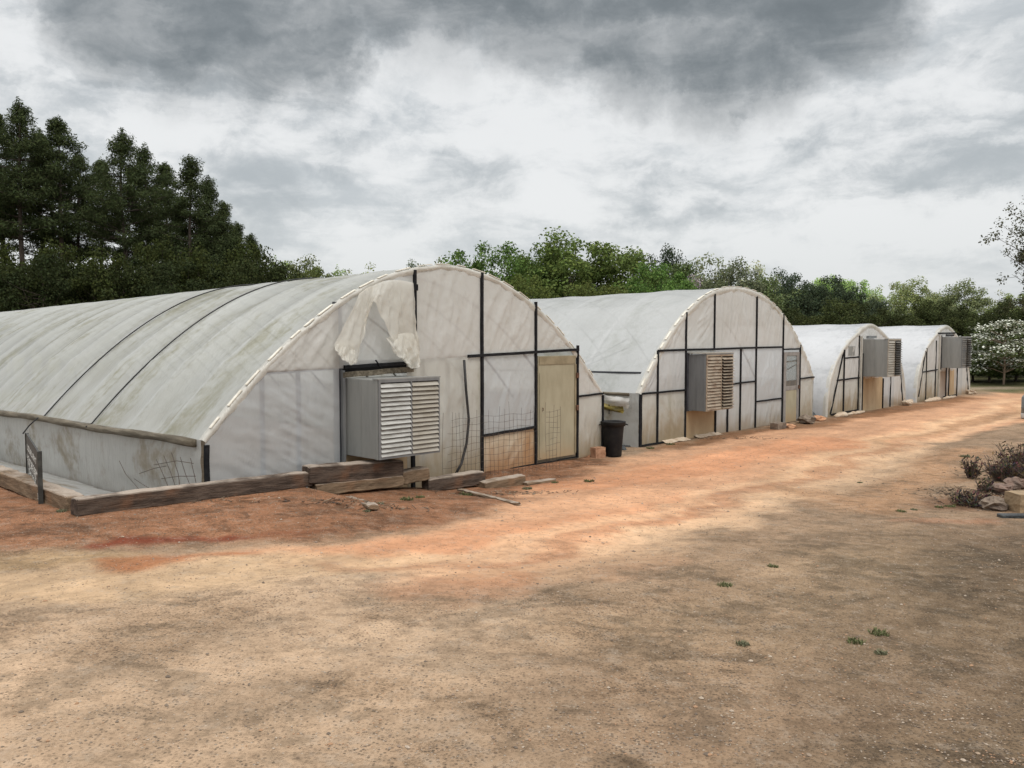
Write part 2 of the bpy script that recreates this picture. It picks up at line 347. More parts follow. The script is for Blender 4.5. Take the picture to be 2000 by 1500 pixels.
def ground():
    def axis(a, b, fine0, fine1, step):
        L = list(np.arange(fine0, fine1, step)); d = step; x = fine1
        while x < b: L.append(x); d *= 1.13; x += d
        L.append(b); d = step; x = fine0; L2 = []
        while x > a: d *= 1.13; x -= d; L2.append(max(x, a))
        return np.array(sorted(set(L2+L)))
    xs = axis(-900, 900, -11, 17, .075); ys = axis(-300, 1500, 3.6, 27, .075)
    X, Y = np.meshgrid(xs, ys, indexing='ij'); nx, ny = X.shape
    Z = height(X, Y)
    wx = X + 1.1*(fbm(X*.55+3, Y*.55, 4)-.5) + .55*(fbm(X*2.4, Y*2.4+7, 3)-.5); wy = Y + 1.1*(fbm(X*.55+40, Y*.55+9, 4)-.5) + .55*(fbm(X*2.4+31, Y*2.4, 3)-.5)
    wx = wx + .16*(fbm(X*7, Y*7, 3)-.5); wy = wy + .16*(fbm(X*7+9, Y*7+4, 3)-.5)
    n1 = fbm(X*.9, Y*.9, 5); n2 = fbm(X*3.1+5, Y*3.1, 4); n3 = fbm(wx*1.4+50, wy*2.1, 5)
    def C(r, g, b): return np.array(lin(r, g, b))/LG
    col = np.zeros(X.shape+(3,)) + C(156,131,106); grav = np.full(X.shape, .75)
    def put(m, c, g=None, a=1.0):
        nonlocal col, grav
        m = np.clip(m*a, 0, 1); col = col*(1-m[..., None]) + np.asarray(c)*m[..., None]
        if g is not None: grav = grav*(1-m)+g*m
    def poly(px, soft, c, g, a=1.0): put(sst(soft, -soft, poly_d(wx, wy, px)), c, g, a)
    def lin_(px, soft, c, g, a=1.0): put(sst(soft, -soft*.5, seg_d(wx, wy, line(px))), c, g, a)
    s, b = sv(X, Y)
    poly([(-700,1100),(400,1100),(900,1115),(1180,1130),(1100,1220),(1000,1330),(900,1800),(-900,1800)], .7, C(188,161,133), .65)
    poly([(1620,1060),(2500,1000),(2600,1800),(1800,1800)], 1.0, C(112,95,75), 1.0, .9)
    poly([(1050,1200),(1500,1080),(1750,1010),(1900,1100),(1700,1300),(1300,1300)], .8, C(150,128,102), .9, .6)
    # patches of dark gravel washed together on the pale ground
    put(sst(.44, .66, n3)*sst(.4, -.4, poly_d(wx, wy, [(-700,1190),(500,1180),(1000,1150),(1350,1130),(1500,1300),(1400,1800),(-900,1800)])), C(150,124,98), 1.3, .45)
    poly([(-600,900),(-600,1072),(0,1070),(250,1062),(560,1050),(900,1012),(1050,985),(1200,900),(1000,880),(150,960)], .35, C(154,110,81), 1.1)
    poly([(-600,1076),(0,1074),(330,1076),(420,1095),(200,1110),(-600,1125)], .25, C(172,143,106), .6, .7)
    poly([(380,1085),(600,1062),(950,1010),(1150,915),(1260,885),(1600,828),(1900,774),(2000,764),(2400,735),(2500,770),(2100,805),(1850,855),(1650,915),(1330,1050),(1170,1115),(900,1135),(650,1112)], .3, C(202,156,121), .3)
    lin_([(1120,950,.5),(1300,915,.6),(1500,880,.6),(1640,862,.5)], .5, C(200,142,104), .2, .75)
    lin_([(640,1085,.25),(900,1052,.3),(1150,1030,.4),(1330,975,.3)], .35, C(201,143,105), .2, .55)
    lin_([(820,1148,.2),(1050,1120,.25),(1230,1085,.2)], .3, C(196,142,106), .3, .55)
    lin_([(-500,1165,.45),(0,1155,.5),(300,1138,.5),(620,1108,.45),(820,1090,.2)], .4, C(202,171,136), .35, .85)
    lin_([(1080,1125,.15),(1250,1072,.3),(1450,990,.4),(1600,948,.5),(1700,920,.5),(1800,880,.4)], .25, C(203,171,138), .4, .8)
    lin_([(1500,935,.2),(1660,888,.3),(1850,826,.4),(2000,790,.5),(2200,750,.6)], .5, C(222,178,138), .25, .85)
    laneA = [(560,1112,.10),(900,1085,.14),(1150,1030,.16),(1400,955,.17),(1600,900,.18),(1800,838,.2),(1990,780,.25),(2200,735,.3)]
    laneB = [(760,1130,.10),(1050,1100,.14),(1250,1050,.16),(1500,970,.17),(1700,905,.18),(1880,840,.2),(2050,785,.25),(2250,745,.3)]
    mid = [(700,1118,.16),(980,1094,.2),(1200,1040,.22),(1450,963,.24),(1650,903,.25),(1840,840,.28),(2020,783,.3)]
    lin_(mid, .2, C(176,130,98), .6, .5)
    for ln in (laneA, laneB): lin_(ln, .16, C(214,177,141), .15, .55)
    lin_([(1720,865,.12),(1850,835,.15),(2000,797,.2)], .25, C(170,134,100), .5, .6)
    lin_([(1560,955,.3),(1700,990,.3),(1800,925,.3),(1900,880,.4)], .5, C(180,138,102), .7, .6)
    lin_([(200,1062,.07),(330,1054,.10),(470,1046,.06)], .16, C(118,58,38), .5, .95)
    lin_([(520,1040,.05),(620,1030,.05)], .2, C(130,78,52), .6, .7)
    lin_([(230,1095,.1),(330,1092,.14),(440,1086,.1)], .2, C(160,100,64), .5, .8)
    lin_([(1740,1012,.12),(1840,1012,.15),(1920,1016,.12)], .2, C(170,120,90), .6, .5)
    lin_([(1870,985,.35),(2000,985,.5),(2300,960,1.0)], .4, C(116,84,62), 1.0, .85)
    lin_([(1260,878,.12),(1420,856,.25),(1600,826,.3),(1780,797,.4),(1900,778,.5)], .3, C(136,94,62), .6, .8)
    # rough grass behind the row of houses and past the end of the track
    gm = np.maximum(sst(.6, 1.6, b)*sst(-1.0, 2.0, s+.4*b-3), sst(1.0, -1.0, poly_d(X, Y, [(1900,757),(2020,757),(2060,763),(2000,768),(1925,765)])))
    gm = np.maximum(gm, sst(38, 46, Y + .15*X)); put(gm, C(84,88,50)*.9, .6, .95)
    lin_([(1880,760,.3),(1930,758,.5),(1990,756,.5)], .5, C(168,150,130), .6, .8)
    inside = np.zeros(X.shape)
    for O, wdt in ((O1, 8.5), (O2, 8.9), (O3, 6.9), (O4, 6.9)):
        ss = (X-O[0])*Uv[0]+(Y-O[1])*Uv[1]; bb = (X-O[0])*Vv[0]+(Y-O[1])*Vv[1]
        inside = np.maximum(inside, ((ss > .1) & (ss < wdt-.1) & (bb > .1) & (bb < 29))*1.0)
    put(inside, C(140,125,108), .5)
    tr = fbm(s*.22+wx*.1, b*2.3+3, 4); tr2 = fbm(s*.5+8, b*6.0, 3)      # streaks drawn out by wheels along the track
    col = col*(.72+.56*n1[..., None])*(.84+.32*n2[..., None])*(.80+.40*tr[..., None])*(.90+.2*tr2[..., None])
    me = bpy.data.meshes.new('ground'); idx = np.arange(nx*ny).reshape(nx, ny)
    q = np.stack([idx[:-1,:-1], idx[1:,:-1], idx[1:,1:], idx[:-1,1:]], -1).reshape(-1, 4)
    me.vertices.add(nx*ny); me.vertices.foreach_set('co', np.stack([X, Y, Z], -1).astype(np.float32).ravel())
    me.loops.add(q.size); me.loops.foreach_set('vertex_index', q.ravel().astype(np.int32))
    me.polygons.add(len(q)); me.polygons.foreach_set('loop_start', (np.arange(len(q))*4).astype(np.int32)); me.polygons.foreach_set('loop_total', np.full(len(q), 4, np.int32))
    me.polygons.foreach_set('use_smooth', np.ones(len(q), bool))
    a = me.attributes.new('soil', 'FLOAT_COLOR', 'POINT')
    a.data.foreach_set('color', np.concatenate([np.clip(col, 0, 1), grav[..., None]], -1).astype(np.float32).ravel())
    me.update(calc_edges=True)
    k = N('dirt_and_gravel'); at = k.n('ShaderNodeAttribute', attribute_name='soil'); c = at.outputs['Color']; g = at.outputs['Alpha']
    o = k.obj()
    nf = k.noise(o, 9, 6, .7); ng = k.noise(o, 38, 4, .7); nm = k.noise(o, 2.6, 5, .6, .5)
    vo = k.n('ShaderNodeTexVoronoi', {'Vector': o, 'Scale': 58.0, 'Randomness': 1.0}); vc = k.n('ShaderNodeSeparateColor', {0: vo.outputs['Color']})
    vo2 = k.n('ShaderNodeTexVoronoi', {'Vector': o, 'Scale': 26.0, 'Randomness': 1.0}); vc2 = k.n('ShaderNodeSeparateColor', {0: vo2.outputs['Color']})
    c1 = k.mix(k.math('MULTIPLY', k.ramp(nf, .42, .72), .35), c, (.10,.07,.045), 'MULTIPLY' if False else 'MIX')
    pf = k.n('ShaderNodeTexNoise', {'Vector': k.obj((1.0, 1.3, 1)), 'Scale': 1.5, 'Detail': 12, 'Roughness': .74, 'Distortion': .5}).outputs['Fac']
    pf2 = k.n('ShaderNodeTexNoise', {'Vector': o, 'Scale': 5.5, 'Detail': 10, 'Roughness': .8}).outputs['Fac']
    c1 = k.mix(k.math('MULTIPLY', k.math('MULTIPLY', k.ramp(pf, .49, .58), .80), g), c1, k.mix(1.0, c1, (.54,.56,.57), 'MULTIPLY'))
    c1 = k.mix(k.math('MULTIPLY', k.math('MULTIPLY', k.ramp(pf2, .51, .60), .65), g), c1, k.mix(1.0, c1, (.60,.58,.56), 'MULTIPLY'))
    c1 = k.mix(k.math('MULTIPLY', k.ramp(pf2, .38, .48, True), .25), c1, (.40,.335,.265))
    # fine stones: dark and pale chips, more of them where the soil holds gravel
    patch = k.math('MULTIPLY', g, k.ramp(k.math('ADD', nm, k.math('MULTIPLY', nf, .4)), .58, .90))
    dk = k.math('MULTIPLY', k.math('LESS_THAN', vc.outputs[0], k.math('MULTIPLY', patch, .5)), k.ramp(vo.outputs['Distance'], .25, .6, True))
    c2 = k.mix(k.math('MULTIPLY', dk, .62), c1, (.085,.068,.052))
    dk2 = k.math('MULTIPLY', k.math('LESS_THAN', vc2.outputs[0], k.math('MULTIPLY', g, .07)), k.ramp(vo2.outputs['Distance'], .15, .4, True))
    c3 = k.mix(k.math('MULTIPLY', dk2, .6), c2, (.085,.06,.046))
    lt = k.math('MULTIPLY', k.math('GREATER_THAN', vc.outputs[1], k.math('SUBTRACT', 1.0, k.math('MULTIPLY', g, .075))), k.ramp(vo.outputs['Distance'], .2, .5, True))
    c4 = k.mix(k.math('MULTIPLY', lt, .55), c3, (.50,.43,.35))
    c5 = k.mix(k.math('MULTIPLY', k.math('SUBTRACT', ng, .3), .5), c4, k.mix(1.0, c4, (.55,.52,.5), 'MULTIPLY'))
    hgt = k.math('ADD', k.math('MULTIPLY', nf, .5), k.math('ADD', k.math('MULTIPLY', ng, .28), k.math('MULTIPLY', k.ramp(vo.outputs['Distance'], .0, .6, True), k.math('MULTIPLY', g, .35))))
    me.materials.append(k.done(k.pr(c5, .95, k.bump(hgt, .035, .9), spec=.12)))
    tag(link(bpy.data.objects.new('ground', me)), 'red clay and gravel yard with a pale dirt track curving along the greenhouses', kind='structure')
ground()

def pebbles():                            # loose stones too many to count
    k = N('loose_stones'); a = k.n('ShaderNodeAttribute', attribute_name='tint').outputs['Color']
    m = k.done(k.pr(a, .9, spec=.2))
    mb = MB(); ico = [(0,0,1),(.9,0,.2),(.28,.85,.2),(-.72,.53,.2),(-.72,-.53,.2),(.28,-.85,.2),(0,0,-.5)]
    fi = [(0,1,2),(0,2,3),(0,3,4),(0,4,5),(0,5,1),(6,2,1),(6,3,2),(6,4,3),(6,5,4),(6,1,5)]
    cols = [(.19,.15,.115),(.24,.18,.135),(.14,.11,.085),(.32,.24,.17),(.38,.31,.24),(.33,.20,.12),(.25,.19,.14)]
    N_ = 9000; pts = []
    while len(pts) < N_:
        y = 3.9 + 15*random.random()**1.6; x = random.uniform(-1, 1)*.68*y
        s = (x-O1[0])*Uv[0]+(y-O1[1])*Uv[1]; b = (x-O1[0])*Vv[0]+(y-O1[1])*Vv[1]
        if b > -.2: continue
        right = x/y
        w = .35 + .5*max(0, min(1, (right+.1)*2)) + (.4 if -2.2 < b < -.3 and s < 6 else 0)
        w *= .25+1.5*max(0, float(fbm(np.array([x*1.3]), np.array([y*1.3]), 3)[0])-.3)*2
        if random.random() < w: pts.append((x, y))
    P = np.array(pts); Zs = height(P[:, 0], P[:, 1])
    for (x, y), z in zip(pts, Zs):
        r = random.uniform(.003, .0075)*(1+y*.04)*(2.0 if random.random() < .05 else 1); ca = random.random()*6.3; cs, sn = math.cos(ca), math.sin(ca)
        sx, sy, sz = r*random.uniform(.7,1.5), r*random.uniform(.6,1.1), r*random.uniform(.4,.9)
        mb.add([(x+sx*a_*cs-sy*b_*sn, y+sx*a_*sn+sy*b_*cs, z+.001+sz*c_) for a_, b_, c_ in ico], fi, random.choice(cols))
    tag(mb.build('gravel', m), 'small loose stones and chips scattered over the dirt yard', kind='stuff')
pebbles()

# ------------------------------------------------------------------ greenhouses
class House:
    def __init__(h, O, name, label, width, prof, tilt=(0, 0), back=-.012, length=29.0, bow=True):
        h.O = O; h.root = empty('greenhouse', O, R(90)-ANG); h.w = width; h.prof = prof; h.t0, h.t1 = tilt; h.bk = back; h.len = length
        tag(h.root, label, 'greenhouse', 'plastic covered greenhouses in a row along the track')
    def sh(h, s, b): return h.t0 + h.t1*s + h.bk*np.maximum(b, 0)
    def P(h, s, b, z): return (s, b, z + float(h.sh(s, b)))
    def top(h, s):                        # height of the roof line at s
        S = np.array([p[0] for p in h.prof]); Z = np.array([p[1] for p in h.prof])
        return np.interp(s, S, Z)
def para(width, eave, apex, n, cx=None, m=56):
    cx = width/2 if cx is None else cx; L = []
    for i in range(m+1):
        x = -math.cos(math.pi*i/m)*.5 + (-1+2*i/m)*.5
        L.append((cx + (x*cx if x < 0 else x*(width-cx)), eave+(apex-eave)*(1-abs(x)**n)))
    return L
def dense(pts, m=64):                     # smooth polyline resampled by arc length
    P = np.array(pts, float); t = np.r_[0, np.cumsum(np.hypot(*np.diff(P, axis=0).T))]
    q = np.linspace(0, t[-1], m); Q = np.stack([np.interp(q, t, P[:, 0]), np.interp(q, t, P[:, 1])], -1)
    for _ in range(6): Q[1:-1] = .25*Q[:-2]+.5*Q[1:-1]+.25*Q[2:]
    return [tuple(a) for a in Q]

def roof(h, mat, hoop=1.22, sag=.03, seed=0, purlin=(), side=None):
    prof = np.array(h.prof); tn = np.gradient(prof, axis=0); nr = np.stack([-tn[:, 1], tn[:, 0]], -1); nr /= np.linalg.norm(nr, axis=1)[:, None]
    bs = np.arange(0, h.len+.01, hoop/14); m = len(prof); tt = np.linspace(0, 1, m)
    B, T = np.meshgrid(bs, tt, indexing='ij')
    ph = (B/hoop) % 1.0; env = np.sin(np.pi*np.clip(T, .0, 1))**.5
    d = -sag*(np.sin(np.pi*ph)**1.0)*env + .030*(fbm(B*1.3+seed, T*9, 4)-.5) + .022*(fbm(B*.9+seed+20+T*6, T*30-B*1.2, 3)-.5)*sst(.35, .0, np.minimum(T, 1-T))
    d = d + .012*(1-np.abs(2*fbm(B*4+seed*2, T*16+B*2, 3)-1)-.6)*env
    for pz in purlin: d = d + .02*np.exp(-((T-pz)/.012)**2)
    S = prof[None, :, 0] + nr[None, :, 0]*d; Z = prof[None, :, 1] + nr[None, :, 1]*d + h.sh(prof[None, :, 0], B)
    o = MB().grid(np.stack([S, B, Z], -1)).build('roof_film', mat, h.root, True)
    # hoops just under the film
    pts = [(p[0]-n_[0]*.085, 0, p[1]-n_[1]*.085) for p, n_ in zip(prof[::2], nr[::2])]
    hm = MB().tube(pts, .024, 6).mesh('hoop', M['hoop'], True)
    for i, b in enumerate(np.arange(hoop if hoop < 2 else .3, h.len, hoop)):
        q = bpy.data.objects.new('hoop', hm); link(q, h.root); q.location = (0, b, h.bk*b)
        sl = h.t1; q.location.z += h.t0 + sl*h.w/2
    return o
def sheet(h, s0, s1, z0, z1, mat, name='film_panel', off=0.0, wr=.02, seed=0, ang=.9, nx=None, nz=26, stretch=5.0):
    """a stretched sheet of film between battens; z1 None runs up to the roof line"""
    nx = nx or max(10, int((s1-s0)/.035)); nz = nz*2; S = np.linspace(s0, s1, nx+1); V = np.linspace(0, 1, nz+1)
    S2, V2 = np.meshgrid(S, V, indexing='ij')
    lo = z0(S2) if callable(z0) else z0; hi = h.top(S2) if z1 is None else (z1(S2) if callable(z1) else z1)
    Z = lo + (hi-lo)*V2; u = (S2-s0)/(s1-s0)
    e = (np.sin(np.pi*np.clip(u, .0, 1))*np.sin(np.pi*np.clip(V2, 0, 1)))**.45
    a = S2*math.cos(ang)+Z*math.sin(ang); b = -S2*math.sin(ang)+Z*math.cos(ang)
    f = 1-np.abs(2*fbm(a*1.0+seed*3.7, b*stretch+seed, 4)-1); f2 = fbm(S2*stretch*1.1+seed, Z*.8+seed*2, 3)
    f3 = 1-np.abs(2*fbm(a*2.2+seed*1.9+5, b*stretch*2.4+seed, 3)-1)
    B = -off - .004 - wr*e*np.maximum(0, .35 + (f-.75)*2.2 + (f2-.5)*1.6 + (f3-.7)*.7)
    return MB().grid(np.stack([S2, B, Z + h.t0 + h.t1*S2], -1)).build(name, mat, h.root, True)
def bar(h, s0, z0, s1, z1, w=.05, d=.035, off=.0, mat=None, name='batten'):
    mb = MB(); n = 5; L = math.hypot(s1-s0, z1-z0); rx = random.uniform(-.006, .006)
    ps = [(s0+(s1-s0)*i/n + (rx*math.sin(i*2.1) if abs(z1-z0) > abs(s1-s0) else 0), z0+(z1-z0)*i/n + (rx*math.sin(i*2.3) if abs(s1-s0) >= abs(z1-z0) else 0)) for i in range(n+1)]
    w = w*.82; vs = []; tx, tz = (s1-s0)/L, (z1-z0)/L
    for s, z in ps:
        for a, b in ((-w/2, -off-d), (w/2, -off-d), (w/2, -off), (-w/2, -off)):
            vs.append(h.P(s - tz*a, b, z + tx*a))
    fs = [(4*i+k, 4*i+(k+1)%4, 4*i+4+(k+1)%4, 4*i+4+k) for i in range(n) for k in range(4)] + [(3,2,1,0), tuple(4*n+k for k in range(4))]
    return MB().add(vs, fs).build(name, mat or M['black'], h.root)
def trim(h, mat, w=.075, seed=0, laths=True, rise=.014):
    prof = dense(h.prof, 110); P = np.array(prof); tn = np.gradient(P, axis=0); nr = np.stack([-tn[:, 1], tn[:, 0]], -1); nr /= np.linalg.norm(nr, axis=1)[:, None]
    t = np.arange(len(P)); rows = []
    ruf = (fbm(t*.55+seed, t*0+3.3, 3)-.5)
    for j, (dn, b) in enumerate(((.004, .10), (rise, .03), (rise*.6, -.022), (-w*.45, -.030), (-w, -.012))):
        k = ruf*(.03 if j in (1, 2, 3) else .0) if j < 4 else (fbm(t*.45+seed+9, t*0+1, 3)-.5)*.08
        Q = P + nr*(dn+k)[:, None]
        rows.append(np.stack([Q[:, 0], np.full(len(P), b)+ruf*.02, Q[:, 1] + h.t0 + h.t1*Q[:, 0]], -1))
    MB().grid(np.array(rows)).build('edge_film', mat, h.root, True)
    if laths:
        i = 2
        while i < len(P)-5:
            L = random.randint(2, 3)
            a, b = P[i]+nr[i]*(rise+.012), P[i+L]+nr[i+L]*(rise+.012)
            MB().bar(h.P(a[0], .0, a[1]), h.P(b[0], .0, b[1]), .05, .012).build('lath', M['lath'], h.root); i += L+random.randint(1, 2)
M['lath'] = plain('pale_lath', (.72,.69,.60), (.55,.52,.44), 8, .7)

def fanbox(h, s0, s1, z0, z1, depth, body, slatmats, n=16, split=.5, taper=0.0, open2=False, hood=None):
    w = h.root; T = h.t0 + h.t1*(s0+s1)/2
    z0 += T; z1 += T
    o = MB(); t = .02
    o.box(s0, s0+t, -depth, .05, z0, z1).box(s1-t, s1, -depth, .05, z0, z1).box(s0+t, s1-t, -depth, .05, z0, z0+t).box(s0+t, s1-t, -depth, .05, z1-t, z1)
    for i in range(6):                    # rivet heads along the seams
        for yy in (-depth*.47, -depth+.06):
            cz = z0+.06+(z1-z0-.12)*i/5; o.box(s0-.009, s0+.001, yy-.007, yy+.007, cz-.007, cz+.007)
    body_o = o.build('fan_housing', body, w); bevel(body_o, .006)
    # seams, flange and rivets on the side sheet facing the yard
    r = MB(); r.box(s0-.006, s0-.0005, -depth*.52, -depth*.50, z0+.01, z1-.01); r.box(s0-.012, s0-.0005, -depth, -depth+.05, z0, z1); r.box(s0-.012, s0-.0005, -.03, .03, z0-.02, z1+.03)
    r.box(s0-.02, s1+.02, -depth-.02, -depth+.10, z1+.001, z1+.02)
    r.build('seam_flange', body, body_o)
    MB().box(s0+.03, s1-.03, -depth*.45, -depth*.45+.02, z0+.03, z1-.03).build('shade_panel', M['hole'], body_o)  # near black backing for the shade inside the box
    sm = s0 + (s1-s0)*split
    f = MB(); y = -depth-.004
    f.box(s0, s0+.035, y-.018, y, z0, z1).box(s1-.025, s1, y-.018, y, z0, z1).box(sm-.012, sm+.012, y-.02, y, z0+.03, z1-.04).box(s0+.035, s1-.025, y-.018, y, z0, z0+.03).box(s0+.035, s1-.025, y-.018, y, z1-.04, z1)
    f.build('louver_frame', slatmats[2], body_o)
    for bi, (a, b) in enumerate(((s0+.037, sm-.014), (sm+.014, s1-.027))):
        m = MB(); dz = (z1-z0-.08)/n
        for i in range(n):
            za = z0+.035+dz*i; lift = random.uniform(.0, .012) + (.05 if open2 and bi == 1 else 0)
            ov = dz*(.84 if not (open2 and bi == 1) else .6)
            p0 = (y-.024-lift, za+random.uniform(-.002, .002)); p1 = (y+.004, za+ov)
            v = [(a, p0[0], p0[1]), (b, p0[0], p0[1]+random.uniform(-.004,.004)), (b, p1[0], p1[1]), (a, p1[0], p1[1])]
            v2 = [(x, yy+.004, zz-.003) for x, yy, zz in v]
            m.add(v+v2, [(0,1,2,3),(7,6,5,4),(0,4,5,1),(1,5,6,2),(2,6,7,3),(3,7,4,0)])
        m.build('louver_bank', slatmats[bi], body_o)
    return body_o

# --- the first, largest house
H1 = House(O1, 'greenhouse', 'largest, nearest plastic greenhouse with two black roof straps and torn film above its fan box', 8.52, para(8.52, 1.16, 3.60, 1.97), tilt=(-.09, .019))
h = H1
roof(h, M['roof1'], seed=1, purlin=(.16, .5), sag=.075)
trim(h, M['trim'], seed=2)
SH = lambda *a, **k: sheet(H1, *a, **k)
gz = lambda S: np.interp(S, [0, 8.6], [-.02, .0])
SH(.03, 2.12, lambda S: S*0-.02, lambda S: np.minimum(2.0, H1.top(S)), M['clear'], wr=.03, seed=3, ang=-.55, nz=40)
SH(.80, 2.12, lambda S: np.minimum(2.0, H1.top(S)-.001), None, M['end'], wr=.03, seed=4)
SH(2.12, 3.52, 2.0, None, M['greyfilm'], wr=.03, seed=5, ang=1.2)
SH(3.52, 5.05, 2.08, None, M['end'], wr=.035, seed=6, ang=1.3)
SH(3.40, 5.05, -.02, 2.08, M['endlow'], wr=.035, seed=7, ang=1.5)
SH(5.05, 6.45, 2.10, None, M['end'], wr=.035, seed=8, ang=1.15)
SH(5.05, 6.45, .72, 2.10, M['clear'], 'window_film', wr=.03, seed=9, ang=1.2)
SH(5.05, 6.45, .0, .72, M['clay'], wr=.02, seed=10)
SH(6.45, 7.68, 2.10, None, M['end'], wr=.025, seed=11)
SH(7.68, 8.5, 1.2, None, M['end'], wr=.03, seed=12, ang=1.8)
SH(7.68, 8.5, -.02, 1.2, M['endlow'], wr=.03, seed=13, ang=1.4)
MB().box(2.16, 3.42, .0, .03, -.05, .66).build('base_board', M['boardtan'], h.root)
# battens outside the film, grey posts behind it
for s, za, zb in ((3.56, 1.95, 3.50), (5.05, .0, 3.51), (6.44, .0, 3.03), (7.66, .0, 2.20), (8.47, .0, 1.18)):
    bar(h, s, za+.0, s, zb, .062 if s < 6 else .05, .045)
bar(h, 3.50, .0, 3.50, .62, .07, .05); bar(h, .04, .05, .04, 1.10, .07, .05)
MB().box(3.52, 3.60, -.06, -.045, 3.15, 3.25).build('post_bracket', M['black'], h.root)
bar(h, 4.72, 2.09, 7.68, 2.12, .06, .05, off=.002); bar(h, 5.08, .70, 6.42, .72, .055, .045); bar(h, 7.69, 1.20, 8.48, 1.21, .045, .04)
bar(h, 5.08, .02, 6.42, .03, .04, .03); bar(h, 6.47, .02, 7.64, .02, .03, .02)
for s in (2.10, 2.17): bar(h, s, -.03, s, 2.98, .10 if s < 2.12 else .05, .05, off=-.055, mat=M['greypost'], name='wall_post')
for s in (.88, 1.45, 3.75, 4.3): bar(h, s, -.03, s, min(2.05, H1.top(s)-.1), .06, .05, off=-.055, mat=M['greypost'], name='wall_post')
bar(h, .8, 1.99, 2.1, 2.01, .06, .05, off=-.055, mat=M['greypost'], name='wall_rail'); bar(h, 3.6, 2.05, 4.72, 2.07, .07, .05, off=-.055, mat=M['greypost'], name='wall_rail'); bar(h, 3.45, .98, 5.0, .99, .05, .04, off=-.055, mat=M['greypost'], name='wall_rail')
# opening over the fan: black bar, a black sheet for the shade in the gap and a sagging board
bar(h, 2.2, 2.02, 3.5, 2.03, .06, .05, off=.0); bar(h, 2.75, 2.10, 2.85, 1.98, .02, .02, off=.05)
MB().box(2.14, 3.50, .10, .12, 1.84, 2.06).build('gap_shade', M['hole'], h.root)
bar(h, 2.15, 1.90, 3.5, 1.93, .10, .04, off=.02, mat=M['log'], name='opening_beam')
bar(h, 2.17, .55, 2.17, 1.97, .05, .06, off=.0, mat=M['galvdark'], name='fan_jamb')
fanbox(h, 2.22, 3.37, .70, 1.84, .80, M['galv'], (M['lou'], M['loubr'], M['galvdark']), n=16, split=.52)
# door
T1 = .019*7.05-.09
d = MB().box(6.50, 7.60, -.03, .02, .08+T1, 2.02+T1).build('door', M['door'], h.root); bevel(d, .006)
MB().box(6.52, 7.58, -.042, -.031, 1.86+T1, 2.01+T1).build('door_header', M['doordark'], d)
MB().box(6.53, 6.585, -.045, -.031, .12+T1, 1.70+T1).build('door_stile', M['door'], d)
MB().box(7.555, 7.60, -.045, -.031, .12+T1, 1.85+T1).build('door_stile', M['doordark'], d)
for z in (.95, 1.58): MB().box(7.58, 7.65, -.075, -.031, z+T1, z+.10+T1).build('hinge', M['rust'], d)
MB().tube([(6.62, -.031, 1.0+T1), (6.62, -.05, 1.0+T1), (6.62, -.05, 1.05+T1), (6.62, -.031, 1.05+T1)], .006, 6).build('handle', M['rust'], d)
# cable from the end of the cross bar to the ground
cb = [front(O1, x, y, .06) for x, y in ((905, 703), (907, 760), (911, 820), (905, 865), (893, 905), (880, 925))]
MB().tube([(s, -.08-.02*i, z) for i, (s, z) in enumerate(cb)], .022, 8).build('cable', M['rubber'], h.root, True)
# the long side towards the yard
bs = np.arange(0, h.len, .15); vv = np.linspace(0, 1, 22); B, V = np.meshgrid(bs, vv, indexing='ij')
dd = .055*(1-np.abs(2*fbm(B*1.1+V*1.6, V*3.2-B*.9, 4)-1)-.7)*np.sin(np.pi*V)**.5 + .03*(fbm(B*.6, V*1.5, 2)-.5)
MB().grid(np.stack([0-.02-dd-.0*V, B, -.10+(1.27)*V + h.sh(0, B)], -1)).build('side_film', M['side'], h.root, True)
MB().grid(np.stack([8.52+dd, B, -.10+(1.27)*V + h.sh(8.52, B)], -1)).build('side_film', M['side'], h.root, True)
lp = [h.P(-.05+.01*math.sin(b*2), b, 1.12+.012*math.sin(b*1.3)) for b in np.arange(.12, 28, .4)]
MB().tube(lp, [.055+.006*math.sin(i*1.7) for i in range(len(lp))], 10).build('side_pole', M['log'], h.root, True)
MB().tube([h.P(-.07, b, -.03) for b in np.arange(2.0, 28, .6)], .03, 8).build('ground_rail', M['rubber'], h.root, True)
# a strip of film lying on the soil along the wall
S, B = np.meshgrid(np.linspace(-.06, -1.5, 22), np.arange(-.15, 28, .12), indexing='ij')
MB().grid(np.stack([S, B, .06-.012*B-.30*(S+.06)+.05*(fbm(S*5+B*.6, B*1.6, 4)-.3)], -1)).build('ground_film', M['side'], h.root, True)
# straps over the roof
prof = np.array(h.prof); tn = np.gradient(prof, axis=0); nr = np.stack([-tn[:, 1], tn[:, 0]], -1); nr /= np.linalg.norm(nr, axis=1)[:, None]
for k_, (b, tail) in enumerate(((3.72, None), (5.95, 1))):
    pts = [h.P(p[0]+n_[0]*.018, b, p[1]+n_[1]*.018) for p, n_ in zip(prof, nr)]
    if tail: pts = [h.P(-.26, b+.35, .86), h.P(-.22, b+.12, 1.02), h.P(-.12, b+.02, 1.14)] + pts
    else: pts = [h.P(-.11, b, 1.12)] + pts
    MB().tube(pts, .012, 6).build('roof_strap', M['rubber'], h.root, True)
